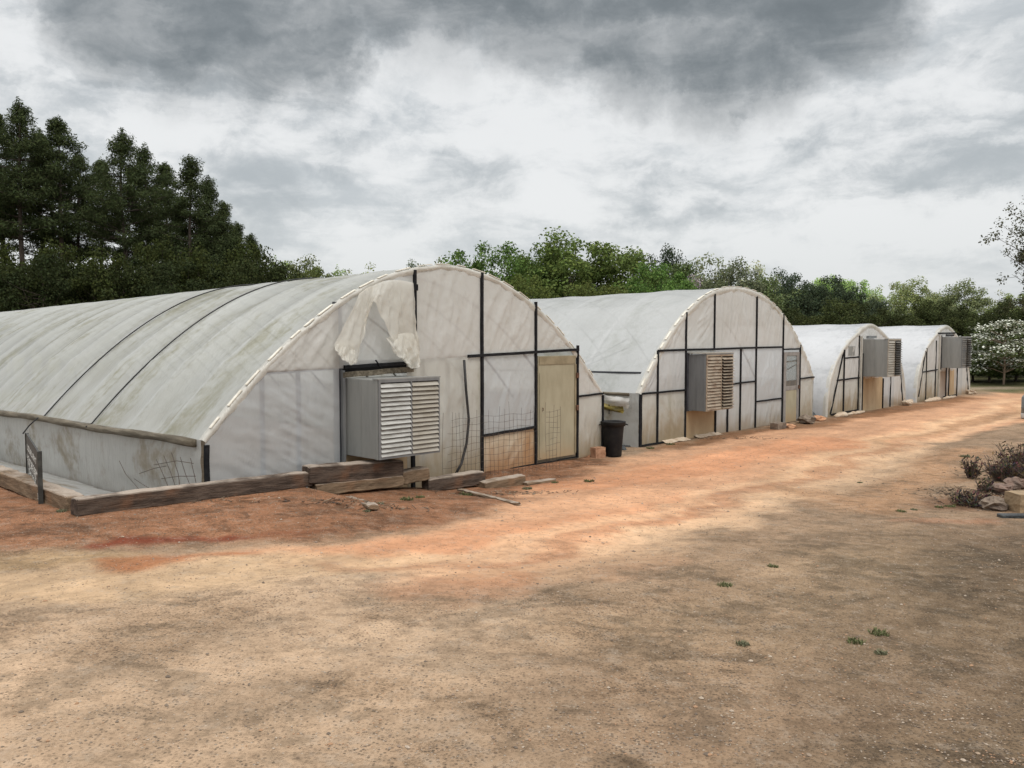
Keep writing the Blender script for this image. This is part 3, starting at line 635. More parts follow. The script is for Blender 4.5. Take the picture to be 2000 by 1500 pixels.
# torn film hanging over the fan: two gathered tails
def tail(top, bot, seed, fold=7, depth=.07, off=.06, nu=30, nv=26):
    A = np.array([front(O1, x, y, off) for x, y in top]); Bt = np.array([front(O1, x, y, off) for x, y in bot])
    u = np.linspace(0, 1, nu); I = lambda Q: np.stack([np.interp(u, np.linspace(0, 1, len(Q)), Q[:, i]) for i in (0, 1)], -1)
    A, Bt = I(A), I(Bt); P = []
    for j in range(nv):
        v = j/(nv-1); q = A*(1-v) + Bt*v
        q[:, 0] += .035*np.sin(v*7+seed)*v
        y = -off - .02 - depth*(.25+v)*(np.sin(u*fold*math.pi + seed + 1.5*v)*.5+.5)*(1-.35*v) - .05*v*np.sin(np.pi*u)
        y -= .05*(fbm(u*6+seed, u*0+v*4, 3)-.5)
        P.append(np.stack([q[:, 0], y, q[:, 1]+.03*np.sin(u*fold*math.pi+seed)*v], -1))
    return MB().grid(np.array(P)).build('torn_film', M['flap'], H1.root, True)
def torn(top, bot, seed, nu=90, nv=60, off=.05, amp=.06, bulge=.10):
    A = np.array([front(O1, x, y, off) for x, y in top]); Bt = np.array([front(O1, x, y, off+bulge) for x, y in bot])
    u = np.linspace(0, 1, nu); arc = lambda Q: np.r_[0, np.cumsum(np.hypot(*np.diff(Q, axis=0).T))]
    I = lambda Q: np.stack([np.interp(u*arc(Q)[-1], arc(Q), Q[:, i]) for i in (0, 1)], -1)
    A, Bt = I(A), I(Bt); V = np.linspace(0, 1, nv); U2, V2 = np.meshgrid(u, V, indexing='ij')
    S = A[:, None, 0]*(1-V2)+Bt[:, None, 0]*V2; Z = A[:, None, 1]*(1-V2)+Bt[:, None, 1]*V2
    fold = 1-np.abs(2*fbm(U2*9+seed, V2*1.3+seed, 3)-1); cr = 1-np.abs(2*fbm(S*7+V2*2+seed, Z*4-S*3, 4)-1)
    Y = -off - .012 - amp*V2**.6*(fold*1.6 + cr*.9) - bulge*V2*np.sin(np.pi*U2)**.5*.6
    Z = Z + .03*(fbm(U2*22+seed, V2*0+1, 3)-.5)*V2**4 + .012*(cr-.6)*V2; S = S + .05*(fold-.7)*V2*np.sin(np.pi*U2)
    return MB().grid(np.stack([S, Y, Z], -1)).build('torn_film', M['flap'], H1.root, True)
torn([(700,574),(716,562),(730,557),(745,550),(760,547),(780,547),(806,552)], [(650,676),(656,692),(675,710),(690,710),(698,680),(706,640),(714,596),(722,590),(733,612),(748,640),(760,668),(778,700),(797,717),(812,706),(815,684),(808,664)], 1.0)
torn([(752,660),(775,652),(795,650),(808,652)], [(768,690),(782,706),(800,720),(812,716),(819,700)], 4.0, 50, 40, .14, .07, .12)
torn([(655,668),(672,664),(690,670)], [(651,684),(664,702),(680,714),(692,706)], 6.0, 40, 30, .12, .05, .08)

# --- the second house
H2 = House(O2, 'greenhouse', 'second greenhouse from the left, with black battened front, glazed tan door and tilted fan box', 8.96, para(8.96, 1.18, 3.67, 2.25, 4.30), tilt=(0, .003))
h = H2
roof(h, M['roof2'], hoop=1.83, sag=.02, seed=31, purlin=(.3, .5))
trim(h, M['trim'], .12, seed=33, laths=True, rise=.018)
SH = lambda *a, **k: sheet(H2, *a, **k)
for a_, b_, za, zb, mt, sd, an in ((.05,.70,0,1.17,'endlow',40,1.4), (.05,.70,1.17,None,'greyfilm',41,.9), (.70,1.87,0,1.17,'endlow',42,-.9), (.70,1.87,1.17,2.1,'greyfilm',43,1.4), (.70,1.87,2.1,None,'end',44,1),
        (1.87,3.16,2.1,None,'end',45,.7), (3.16,5.33,2.1,None,'end',46,1.5), (5.33,6.88,2.1,None,'end',47,1.5), (6.88,8.0,2.08,None,'end',48,1.4),
        (3.25,4.50,0,1.22,'greyfilm',49,1.5), (2.9,4.50,1.22,2.1,'clear',50,1.5), (4.50,5.33,0,1.22,'greyfilm',51,1.5), (4.50,5.33,1.22,2.1,'clear',52,1.5),
        (5.33,6.88,0,.69,'greyfilm',53,1.3), (5.33,6.88,.69,2.1,'clear',54,1.1), (8.0,8.9,0,1.2,'endlow',55,1.4), (8.0,8.9,1.2,None,'end',56,1.2)):
    SH(a_, b_, za, zb, M[mt], wr=.03, seed=sd, ang=an, nz=20)
SH(1.87, 3.2, 2.02, 2.1, M['end'], wr=.005, seed=57, nz=4)
MB().box(1.9, 3.24, .0, .03, -.05, .66).build('base_board', M['boardtan'], h.root)
for s, za, zb, w in ((.04,.0,1.16,.09), (.70,.0,2.12,.055), (1.87,-.03,3.0,.055), (3.16,2.1,3.47,.05), (3.26,.0,.64,.05), (3.85,.0,.86,.06), (4.50,.0,2.1,.055), (5.33,.0,3.48,.055), (6.89,.0,3.05,.05), (7.98,.0,2.18,.055)):
    bar(h, s, za, s, zb, w, .04)
for s0, z0, s1, z1, w in ((.72,2.11,6.88,2.13,.06), (6.9,2.06,7.98,2.06,.05), (.06,1.17,1.85,1.17,.05), (3.2,1.2,5.3,1.24,.05), (5.35,.69,6.87,.70,.05), (8.0,1.2,8.93,1.22,.05), (.1,.02,1.85,.02,.045)):
    bar(h, s0, z0, s1, z1, w, .045, off=.002)
bar(h, 1.95, .66, 1.95, 2.05, .12, .04, mat=M['greypost'], name='fan_jamb')
fanbox(h, 1.97, 3.20, .68, 2.0, .50, M['galvdark'], (M['lourust'], M['lourust'], M['lourust']), n=17, split=.55, open2=True)
MB().box(1.93, 3.22, -.53, .0, 2.035, 2.05).build('fan_cover', M['loubr'], h.root)
d = MB().box(6.96, 7.10, -.03, .02, .02, 2.0).box(7.78, 7.93, -.03, .02, .02, 2.0).box(7.10, 7.78, -.03, .02, 1.90, 2.0).box(7.10, 7.78, -.03, .02, .92, 1.04).build('door', M['doorframe'], h.root); bevel(d, .005)
MB().box(7.10, 7.78, -.022, .0, .02, .92).build('door_panel', M['door'], d)
k = N('door_glass'); M['glass'] = k.done(k.ms(.45, k.pr((.30,.34,.35), .12, spec=.5), k.n('ShaderNodeBsdfTransparent').outputs[0]))
w = MB().box(7.10, 7.78, -.012, -.006, 1.04, 1.90).build('window_pane', M['glass'], d)
MB().box(7.10, 7.78, -.024, -.013, 1.04, 1.20).bar((7.10, -.018, 1.74), (7.78, -.018, 1.76), .02, .02).bar((7.10, -.018, 1.5), (7.78, -.018, 1.66), .014, .014).build('window_rail', M['loudark'], d)
MB().box(7.86, 7.90, -.07, -.03, .95, 1.05).build('handle', M['rust'], d)
bs = np.arange(0, h.len, .2); B, V = np.meshgrid(bs, vv, indexing='ij')
dd = .05*(1-np.abs(2*fbm(B*1.1+V*1.6+60, V*3.2-B*.9, 4)-1)-.7)*np.sin(np.pi*V)**.5
MB().grid(np.stack([-.0-dd, B, -.10+1.28*V + h.sh(0, B)], -1)).build('side_film', M['side'], h.root, True)
MB().grid(np.stack([8.96+dd, B, -.10+1.28*V + h.sh(8.96, B)], -1)).build('side_film', M['side'], h.root, True)
MB().tube([h.P(-.03, b, 1.15+.01*math.sin(b)) for b in np.arange(.25, 28, .5)], .035, 8).build('side_pole', M['log'], h.root, True)
MB().tube([h.P(-.05, b, -.02) for b in np.arange(.2, 28, .6)], .045, 8).build('ground_rail', M['rubber'], h.root, True)
for b0, b1, z0, z1 in ((1.0,3.0,1.3,2.2), (3.0,1.0,1.3,2.2), (3.0,5.0,1.3,2.2), (5.0,3.0,1.3,2.2), (1.2,2.6,2.4,1.5)):   # wind braces inside
    f_ = lambda z: float(np.interp(z, [p[1] for p in h.prof[:28]], [p[0] for p in h.prof[:28]]))+.17
    MB().bar(h.P(f_(z0), b0, z0), h.P(f_(z1), b1, z1), .03, .03).build('wind_brace', M['greypost'], h.root)
MB().bar(h.P(.36, .2, 1.62), h.P(.36, 14, 1.62), .04, .04).build('purlin', M['greypost'], h.root)

for i, (a, b) in enumerate(((.9,1.9),(2.3,3.4))):
    h = H2
    n_ = 30; S_ = np.linspace(a, b, n_); rows = []
    for j, (y_, z_) in enumerate(((-.01,.05),(-.04,.025),(-.08,.006),(-.12,-.006))):
        rows.append(np.stack([S_, y_-.06*fbm(S_*5+i, S_*0+j*.4, 3)*(j/2), z_+.035*fbm(S_*7+i*3, S_*0+j, 3)], -1))
    MB().grid(np.array(rows)).build('film_skirt', M['sandbag'], H2.root, True)
# --- two small houses at the end
prof3 = dense([(.0,-.05),(-.02,.5),(.20,1.08),(.56,1.62),(1.10,2.06),(1.75,2.37),(2.4,2.62),(3.0,2.83),(3.42,2.90),(3.84,2.83),(4.45,2.62),(5.1,2.37),(5.74,2.06),(6.28,1.62),(6.64,1.08),(6.86,.5),(6.86,-.05)], 72)
def small(O, label, seed, dz, warm):
    h = House(O, 'greenhouse', label, 6.85, [(s, z*(1+dz)) for s, z in prof3], tilt=(0, .0))
    roof(h, M['roof3'], hoop=1.6, sag=.02, seed=seed, purlin=(.34, .5, .66))
    trim(h, M['trim'], .13, seed=seed+2, laths=False, rise=.010)
    return h
def stop(h):                              # film wall pieces cut to the arch
    S = np.array([p[0] for p in h.prof[2:-2]]); Z = np.array([p[1] for p in h.prof[2:-2]])
    return lambda s: np.interp(s, S, Z)
H3 = small(O3, 'third greenhouse from the left, small and arched, two-tone grey fan box over tan board', 71, 0, 0)
H4 = small(O4, 'fourth and farthest small arched greenhouse, rightmost in the row, dark slot above its fan box', 91, .012, 1)
for h, sd in ((H3, 80), (H4, 100)):
    SH = lambda *a, **k: sheet(h, *a, **k)
    tp = stop(h)
    for a_, b_, za, zb, mt, i in ((.06,1.22,0,tp,'endlow',0), (1.22,2.6,0,1.1,'endlow',1), (1.22,2.6,1.1,tp,'end',2), (2.6,4.6,1.05,tp,'end',3), (4.6,5.7,0,tp,'greyfilm',4), (5.7,6.80,0,tp,'end',5), (2.6,2.76,0,1.1,'end',6)) + (((3.5,3.85,0,1.1,'end',7),) if h is H4 else ()):
        SH(a_, b_, za, zb, M[mt], wr=.03, seed=sd+i, ang=1.4, nz=16)
    if h is H3: MB().box(2.76, 4.57, -.005, .03, -.05, 1.12).build('base_board', M['boardtan'], h.root)
    else:
        MB().box(2.76, 3.48, -.005, .03, -.05, 1.12).build('base_board', M['boardbrown'], h.root); MB().box(3.87, 4.92, -.005, .03, -.05, 1.12).build('base_board', M['boardtan'], h.root)
h = H3
for s0, z0, s1, z1, w in ((1.25,.0,1.25,2.03,.06), (2.42,.05,2.42,2.48,.06), (2.76,.0,2.76,1.15,.06), (2.74,1.1,2.74,1.9,.05), (4.60,.0,4.60,1.02,.05), (5.3,.0,5.3,1.5,.04), (6.15,1.55,6.55,.05,.05), (1.20,2.03,.28,.08,.055),
        (1.25,1.77,2.42,1.79,.05), (.70,1.09,2.48,1.12,.055), (.32,.06,2.45,.08,.05)):
    bar(h, s0, z0, s1, z1, w, .04, off=.002 if abs(z0-z1) < .1 else 0)
bar(h, 2.60, .0, 2.60, 2.45, .10, .05, mat=M['trim'], name='pale_post')
MB().box(1.55, 2.05, -.03, -.005, 1.84, 2.14).build('vent_pane', M['galv'], h.root)
MB().box(3.0, 3.7, -.10, -.03, 2.40, 2.47).build('fan_hood', M['galvdark'], h.root)
fanbox(h, 2.78, 3.95, 1.15, 2.36, .78, M['galv'], (M['loubr'], M['loudark'], M['loubr']), n=15, split=.5, open2=True)
h = H4
for s0, z0, s1, z1, w in ((1.05,.0,1.05,2.02,.06), (2.15,.05,2.15,2.3,.06), (2.78,1.15,2.78,2.5,.06), (3.5,.0,3.5,1.2,.05), (3.86,.0,3.86,1.2,.04), (4.95,.0,4.95,1.25,.06), (6.1,1.5,6.6,.05,.06), (.9,1.9,.25,.2,.04), (.55,1.11,2.4,1.16,.05), (2.3,2.58,4.5,2.60,.07), (3.2,.04,4.9,.05,.05)):
    bar(h, s0, z0, s1, z1, w, .04, off=.002 if abs(z0-z1) < .1 else 0)
bar(h, 2.55, .0, 2.55, 2.5, .12, .05, mat=M['trim'], name='pale_post')
MB().box(3.3, 4.3, -.05, -.01, 2.47, 2.54).build('slot_shade', M['hole'], h.root)  # black strip standing for the shade in the slot
fanbox(h, 2.80, 4.0, 1.22, 2.44, .74, M['galv'], (M['loudark'], M['loudark'], M['galvdark']), n=15, split=.5, open2=True)

def lump(name, pts, r, mat, seed=0, squash=.6, parent=None, n=14, amp=.35):
    """one lumpy bundle along a line of points"""
    P = [Vector(p) for p in pts]; m = max(7, 6*len(P)); line_ = []
    for i in range(m):
        t = i/(m-1)*(len(P)-1); j = min(int(t), len(P)-2); line_.append(P[j].lerp(P[j+1], t-j))
    rad = [r*(math.sin(math.pi*min(max((i+.35)/(m-.3), 0), 1))**.45)*(1+amp*(float(vnoise(np.array([i*.8+seed]), np.array([seed*1.3])))-.5)*2) for i in range(m)]
    mb = MB(); mb.tube(line_, rad, n)
    mb.v = [(x+amp*.3*r*(random.random()-.5), y+amp*.3*r*(random.random()-.5), z) for x, y, z in mb.v]
    zc = min(p.z for p in P)
    mb.v = [(x, y, max(zc+(z-zc)*squash, zc-.02)) for x, y, z in mb.v]
    return mb.build(name, mat, parent, True)
# loose film weighed down along the feet of the small houses
for h, runs in ((H3, [(.2,1.1),(1.15,2.6)]), (H4, [(.5,2.3),(2.6,4.3)])):
    for i, (a, b) in enumerate(runs):
        lump('film_skirt', [h.P(a, -.18, .02), h.P((a+b)/2, -.24, .03), h.P(b, -.16, .02)], .12 if i == 0 else .085, M['sandbag'], i*3+1, .8, h.root)

# ------------------------------------------------------------------ timbers
def timber(label, A, B, ht, dp, mat, group='old timbers edging the yard', name='timber', cat='timber', rough=.012):
    L = float(np.linalg.norm((B-A)[:2])); rz = math.atan2(B[1]-A[1], B[0]-A[0])
    n = max(6, int(L/.12)); vs = []; nn = 10
    sec = [(0,0),(.0,.5),(0,1),(.33,1),(.67,1),(1,1),(1,.5),(1,0),(.67,0),(.33,0)]
    for i in range(n+1):
        x = L*i/n
        for y, z in sec:
            ch = -.03*abs(y-.5)*abs(z-.5)*4*dp
            e = 1.0 if 0 < i < n else .93
            vs.append((x+random.uniform(-.012,.012)*(1 if i in (0, n) else 0), dp*(.5+(y-.5)*e)+random.uniform(-rough, rough)*.6, ht*(.5+(z-.5)*e)+random.uniform(-rough, rough)*.7+ (ch if z == 1 else 0)))
    fs = [(i*nn+k, i*nn+(k+1)%nn, (i+1)*nn+(k+1)%nn, (i+1)*nn+k) for i in range(n) for k in range(nn)] + [tuple(range(nn-1,-1,-1)), tuple(n*nn+k for k in range(nn))]
    o = MB().add(vs, fs).build(name, mat); bevel(o, .012, 1)
    o.location = A; o.rotation_euler = (0, -math.atan2(B[2]-A[2], L), rz)
    return tag(o, label, cat, group)
W1 = lambda x, y, off: wallp(O1, x, y, off)
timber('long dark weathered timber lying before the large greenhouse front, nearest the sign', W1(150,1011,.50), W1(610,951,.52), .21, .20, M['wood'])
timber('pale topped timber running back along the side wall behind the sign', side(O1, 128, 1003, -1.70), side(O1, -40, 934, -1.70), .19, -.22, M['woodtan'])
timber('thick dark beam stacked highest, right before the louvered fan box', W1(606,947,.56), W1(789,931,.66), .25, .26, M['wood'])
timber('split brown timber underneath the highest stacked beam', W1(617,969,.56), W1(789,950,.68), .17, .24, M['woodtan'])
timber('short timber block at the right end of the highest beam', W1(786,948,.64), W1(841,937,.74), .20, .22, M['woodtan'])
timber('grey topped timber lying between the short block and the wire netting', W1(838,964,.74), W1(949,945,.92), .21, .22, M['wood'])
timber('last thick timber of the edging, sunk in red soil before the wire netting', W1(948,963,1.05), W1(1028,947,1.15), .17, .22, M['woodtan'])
timber('thin flat grey board continuing the timber edging towards the tan door', GG(1030,949), GG(1086,941), .05, .16, M['woodtan'], None, 'board', 'board')
timber('short broken plank on the soil before the stacked timbers', GG(640,976)+np.array([0,0,.05]), GG(719,997), .07, .14, M['woodtan'], None, 'plank', 'plank')
timber('long thin weathered plank slanting across the soil before the wire netting', GG(892,962)+np.array([0,0,.03]), GG(1008,987), .03, .08, M['woodtan'], None, 'plank', 'plank')

# ------------------------------------------------------------------ wire netting
def netting(label, x0, x1, ytop, yb, off, seed, spx=.10, spz=.11, drop=.25, lean=0.0):
    rr = random.Random(seed)
    s0 = front(O1, x0, yb, off)[0]; s1 = front(O1, x1, yb, off)[0]; zt = front(O1, (x0+x1)/2, ytop, off)[1]
    W = lambda s, z: O1 + Uv*s - Vv*(off + lean*z + .05*math.sin(s*3+seed)) + np.array([0, 0, z])
    mb = MB(); n = int((s1-s0)/spx); hts = [zt*(1-drop*rr.random()**2) for _ in range(n+1)]
    base = W(s0, 0); zb = hz(base[0], base[1])-.03
    for i in range(n+1):
        s = s0+(s1-s0)*i/n
        if rr.random() < .12: continue
        mb.tube([W(s+.02*math.sin(z*3+i+seed), z) for z in np.linspace(zb, hts[i]+rr.random()*.12, 8)], .0024, 4)
    z = .08
    while z < zt*.97:
        a = rr.randint(0, max(1, n//8)); b = n - rr.randint(0, max(1, n//8))
        mb.tube([W(s0+(s1-s0)*i/n, z+.012*math.sin(i*1.1+z*9)) for i in range(a, b+1)], .0024, 4); z += spz
    return tag(mb.build('wire_netting', M['wire']), label, 'wire netting', 'rusty wire netting left before the large greenhouse')
netting('wide rusty wire netting standing before the film window of the large greenhouse', 862, 1046, 800, 912, .30, 3)
netting('narrow rusty wire netting standing before the tan door', 1062, 1092, 796, 905, .45, 8, .09, .10, .12)
def scrap():                              # bent piece at the corner
    mb = MB(); rr = random.Random(5)
    Wp = lambda x, y: (lambda q: q)(O1 - Uv*.30 + Vv*0)  # noqa
    def P(x, y, off):
        d = ray(x, y); n = -Uv; o = O1 + n*off; return CAM + d*(((o-CAM)@n)/(d@n))
    for a in ([(305,897),(318,925),(332,960)], [(320,890),(336,930),(345,958)], [(335,884),(348,925),(352,955)], [(352,893),(362,925),(372,950)], [(372,895),(379,925),(384,948)], [(233,900),(245,925),(278,963)], [(300,908),(345,900),(378,905)], [(315,935),(350,930),(382,930)], [(262,935),(285,950),(310,962)], [(272,925),(300,915),(325,910)]):
        mb.tube([P(x, y, .22) for x, y in a], .0045, 4)
    tag(mb.build('wire_netting', M['wire']), 'bent scrap of wire netting at the left front corner of the large greenhouse', 'wire netting', 'rusty wire netting left before the large greenhouse')
scrap()

# ------------------------------------------------------------------ sign
def sign():
    A = GG(54, 958); B = GG(78, 985); L = float(np.linalg.norm((B-A)[:2])); rz = math.atan2(B[1]-A[1], B[0]-A[0])
    r = empty('yard_sign', A, rz); tag(r, 'small black yard sign with rows of worn white lettering, left of the timbers', 'sign')
    hL = .80; hR = .74
    MB().add([(.0,0,.20),(L,0,.14),(L,0,hR),(0,0,hL),(.0,.02,.20),(L,.02,.14),(L,.02,hR),(0,.02,hL)], [(0,1,2,3),(7,6,5,4),(0,4,5,1),(1,5,6,2),(2,6,7,3),(3,7,4,0)]).build('sign_board', M['signblack'], r)
    MB().box(-.02, .02, -.012, .032, -.05, hL).build('post', M['signblack'], r); MB().box(L-.02, L+.03, -.016, .036, -.08, hR+.02).build('post', M['signblack'], r)
    rows = [(.60,.10,.86), (.48,.06,.92), (.40,.12,.80), (.30,.2,.75), (.20,.1,.9)]
    rr = random.Random(4)
    for z, a, b in rows:                  # lettering too worn to read: broken strokes in rows
        mb = MB(); x = a*L
        while x < b*L:
            w = L*rr.uniform(.05,.085); hh = .075 if z != .48 else .05; kx = -.06/L*x
            st = rr.choice('LHTOAE')
            zz = z+kx
            if st in 'LHEAO': mb.box(x, x+.012, -.004, -.0005, zz, zz+hh)
            if st in 'HAO': mb.box(x+w-.014, x+w-.002, -.004, -.0005, zz, zz+hh)
            if st in 'TEAO': mb.box(x+.013, x+w-.015, -.004, -.0005, zz+hh-.013, zz+hh)
            if st in 'LEO': mb.box(x+.013, x+w-.015, -.004, -.0005, zz, zz+.012)
            if st in 'HAE': mb.box(x+.013, x+w-.015, -.004, -.0005, zz+hh*.45, zz+hh*.45+.012)
            if st == 'T': mb.box(x+w*.4, x+w*.4+.012, -.004, -.0005, zz, zz+hh-.014)
            x += w+L*.03
        mb.build('lettering', M['signwhite'], r)
sign()

# ------------------------------------------------------------------ bin, block, yellow bag and other small things
def trash():
    c = GG(1197, 891); c[2] = hz(c[0], c[1]); r = empty('trash_can', c); tag(r, 'black round plastic trash can standing at the gap between the two large greenhouses', 'trash can')
    hh = .70; rb = .17; rt = .225
    MB().lathe([(.0,.0),(rb,.0),(rb+.006,.02),(rb+(rt-rb)*.5,hh*.5),(rt-.004,hh*.9),(rt,hh),(rt-.012,hh),(rb-.01,.03),(0,.03)], 36).build('body', M['bin'], r, True)
    MB().lathe([(rt+.001,hh-.085),(rt+.022,hh-.08),(rt+.024,hh-.03),(rt+.03,hh-.01),(rt+.03,hh+.008),(rt+.005,hh+.012),(rt-.011,hh+.002)], 36).build('rim', M['bin'], r, True)
    for s in (-1, 1): MB().tube([(s*(rt+.02), -.06, hh-.05), (s*(rt+.06), -.05, hh-.06), (s*(rt+.06), .05, hh-.06), (s*(rt+.02), .06, hh-.05)], .012, 6).build('handle', M['bin'], r, True)
    MB().lathe([(.0,.0),(.19,.0)], 24).build('inner_shade', M['bin'], r).location = (0, 0, .25)
trash()
def rough_block(name, label, cat, x, y, w, d, hh, mat, rz=0.3, seed=0):
    c = GG(x, y); z = hz(c[0], c[1]); rr = random.Random(seed); mb = MB(); nx = 5
    P = [];
    import itertools
    bmv = MB().box(-w/2, w/2, -d/2, d/2, -.02, hh)
    o = bmv.build(name, mat); sub = o.modifiers.new('s', 'SUBSURF'); sub.subdivision_type = 'SIMPLE'; sub.levels = sub.render_levels = 3
    t = bpy.data.textures.new(name, 'CLOUDS'); t.noise_scale = .10; dm = o.modifiers.new('d', 'DISPLACE'); dm.texture = t; dm.strength = .03; dm.texture_coords = 'GLOBAL'
    o.location = (c[0], c[1], z); o.rotation_euler = (0, 0, rz); return tag(o, label, cat)
rough_block('clay_block', 'small square red clay block on the soil left of the black trash can', 'block', 1167, 893, .26, .20, .20, M['block'], .6, 1)
rough_block('clay_chip', 'flat pale orange chip of clay lying left of the square clay block', 'stone', 1140, 893, .22, .12, .05, M['stoneorange'], .3, 2)
rough_block('stone_slab', 'grey brown slab on the ground before the window panel of the second greenhouse', 'stone', 1520, 838, .44, .22, .16, M['stone'], .75, 3)
def rock(name, label, x, y, rx, ry, rz_, mat, seed, cat='rock', sink=.15, group=None):
    import mathutils
    c = GG(x, y); z = hz(c[0], c[1]); mb = MB(); n, m = 14, 9; ns = mathutils.noise; P = []
    for i in range(m):
        th = math.pi*i/(m-1)
        P.append([])
        for j in range(n+1):
            p = Vector((math.sin(th)*math.cos(2*math.pi*(j % n)/n), math.sin(th)*math.sin(2*math.pi*(j % n)/n), math.cos(th)))
            k_ = 1 + .6*ns.noise(p*1.5+Vector((seed*7.1, 0, 0))) + .32*ns.noise(p*3.7+Vector((0, seed*3.3, 0)))
            P[-1].append((p.x*rx*k_, p.y*ry*k_, p.z*rz_*k_ + rz_*(1-sink*2)))
    o = mb.grid(P).build(name, mat, None, name != 'rock'); o.location = (c[0], c[1], z); o.rotation_euler = (0, 0, seed*1.7)
    return tag(o, label, cat, group)
rock('rock', 'dark brown round rock by the glazed door of the second greenhouse', 1573, 827, .27, .22, .13, M['stone'], 1)
rock('rock', 'orange rock beside the dark rock at the right corner of the second greenhouse', 1597, 823, .22, .16, .09, M['stoneorange'], 2)
rock('rock', 'pale crumbled clod between the slab and the glazed door of the second greenhouse', 1540, 836, .25, .14, .06, M['stoneorange'], 3)
rock('rock', 'pale rock lying at the right foot of the third greenhouse', 1772, 792, .20, .15, .12, M['sandbag'], 4)
rock('rock', 'pale orange rock at the right foot of the farthest greenhouse', 1893, 770, .28, .18, .12, M['sandbag'], 5)
def heap(label, x, y, r, ln, seed, dark=True):
    c = GG(x, y); z = hz(c[0], c[1])
    o = lump('plastic_heap', [tuple(c+Vv*0+np.array([0,0,z])), tuple(c+Vv*ln*.5+Uv*.1+np.array([0,0,z])), tuple(c+Vv*ln+np.array([0,0,z]))], r, M['darkheap'] if dark else M['sandbag'], seed, 1.0, None, 14, .5)
    tag(o, label, 'plastic sheeting')
heap('black crumpled sheeting on the ground between the second and third greenhouses', 1601, 815, .22, 2.2, 3)
heap('black crumpled sheeting on the ground between the third and the farthest greenhouse', 1778, 790, .30, 2.5, 6)
heap('dark sheeting crumpled on the ground just behind the black trash can', 1222, 879, .12, .9, 9)
def bag():
    P = O2 - Uv*.16 + Vv*.55
    r = empty('plastic_bag', P + np.array([0, 0, .80])); tag(r, 'yellow bag snagged under a bundle of clear film in the gap above the trash can', 'bag')
    rr = random.Random(2); W = lambda s, b, z: tuple(Uv*s+Vv*b+np.array([0, 0, z]))
    u = np.linspace(0, 1, 14); v = np.linspace(0, 1, 10); U_, V_ = np.meshgrid(u, v, indexing='ij')
    def sheet_(a, b, z0, z1, bulge, seed, drop=0):
        B = a+(b-a)*U_; Z = z0+(z1-z0)*V_ - drop*U_ + .05*(fbm(U_*5+seed, V_*5, 3)-.5); S = -bulge*np.sin(np.pi*V_)*np.sin(np.pi*U_)-.1*(fbm(U_*6+seed, V_*6+3, 3)-.5)
        return [[W(S[i, j], B[i, j], Z[i, j]) for j in range(len(v))] for i in range(len(u))]
    MB().grid(sheet_(.55, -.25, .02, .17, .10, 3, .09)).build('yellow_sheet', M['yellow'], r, True)
    MB().grid(sheet_(.30, -.40, .10, .33, .16, 8, .05)).build('film_bundle', M['greyfilm'], r, True)
    MB().box(-.12, -.10, .02, .05, -.10, .12).build('strap', M['rubber'], r)
    MB().grid(sheet_(.85, .55, .06, .25, .10, 12, .0)).build('film_bundle', M['stonered'], r, True)
bag()
def drum():
    c = GG(2016, 818); c[2] = hz(c[0], c[1]); r = empty('drum', c); tag(r, 'grey drum at the right edge beside the far dirt track', 'drum')
    MB().lathe([(0,0),(.27,0),(.29,.05),(.29,.30),(.30,.32),(.29,.34),(.29,.62),(.25,.70),(0,.72)], 28).build('body', M['barrel'], r, True)
    MB().lathe([(.292,.02),(.297,.03),(.297,.16),(.292,.17)], 28).build('band', M['barrelband'], r, True)
drum()

# ------------------------------------------------------------------ trees
def leaf_cloud(mb, centre, rad, n, size, flat=1.0, lum=(.7, 1.25), narrow=1.0):
    c = np.array(centre); d = rng.normal(size=(n, 3)); d /= np.linalg.norm(d, axis=1)[:, None]
    P = c + d*(rad*rng.random(n)**.45)[:, None]*np.array([1, 1, flat])
    nrm = d*.7 + rng.normal(size=(n, 3))*.6 + np.array([0, 0, .5]); nrm /= np.linalg.norm(nrm, axis=1)[:, None]
    a = np.cross(nrm, rng.normal(size=(n, 3))); a /= np.linalg.norm(a, axis=1)[:, None]; b = np.cross(nrm, a)
    s = (size*(.6+.8*rng.random(n)))[:, None]; k = lum[0]+(lum[1]-lum[0])*rng.random(n)
    V = np.stack([P-a*s*.5, P+b*s*.35*narrow, P+a*s*.5, P-b*s*.35*narrow], 1).reshape(-1, 3)
    T = np.stack([k*(.92+.2*rng.random(n)), k, k*(.8+.3*rng.random(n))], -1)
    n0 = len(mb.v); mb.v += V.tolist(); mb.f += [(n0+4*i, n0+4*i+1, n0+4*i+2, n0+4*i+3) for i in range(n)]; mb.c += [tuple(x) for x in T.tolist()]
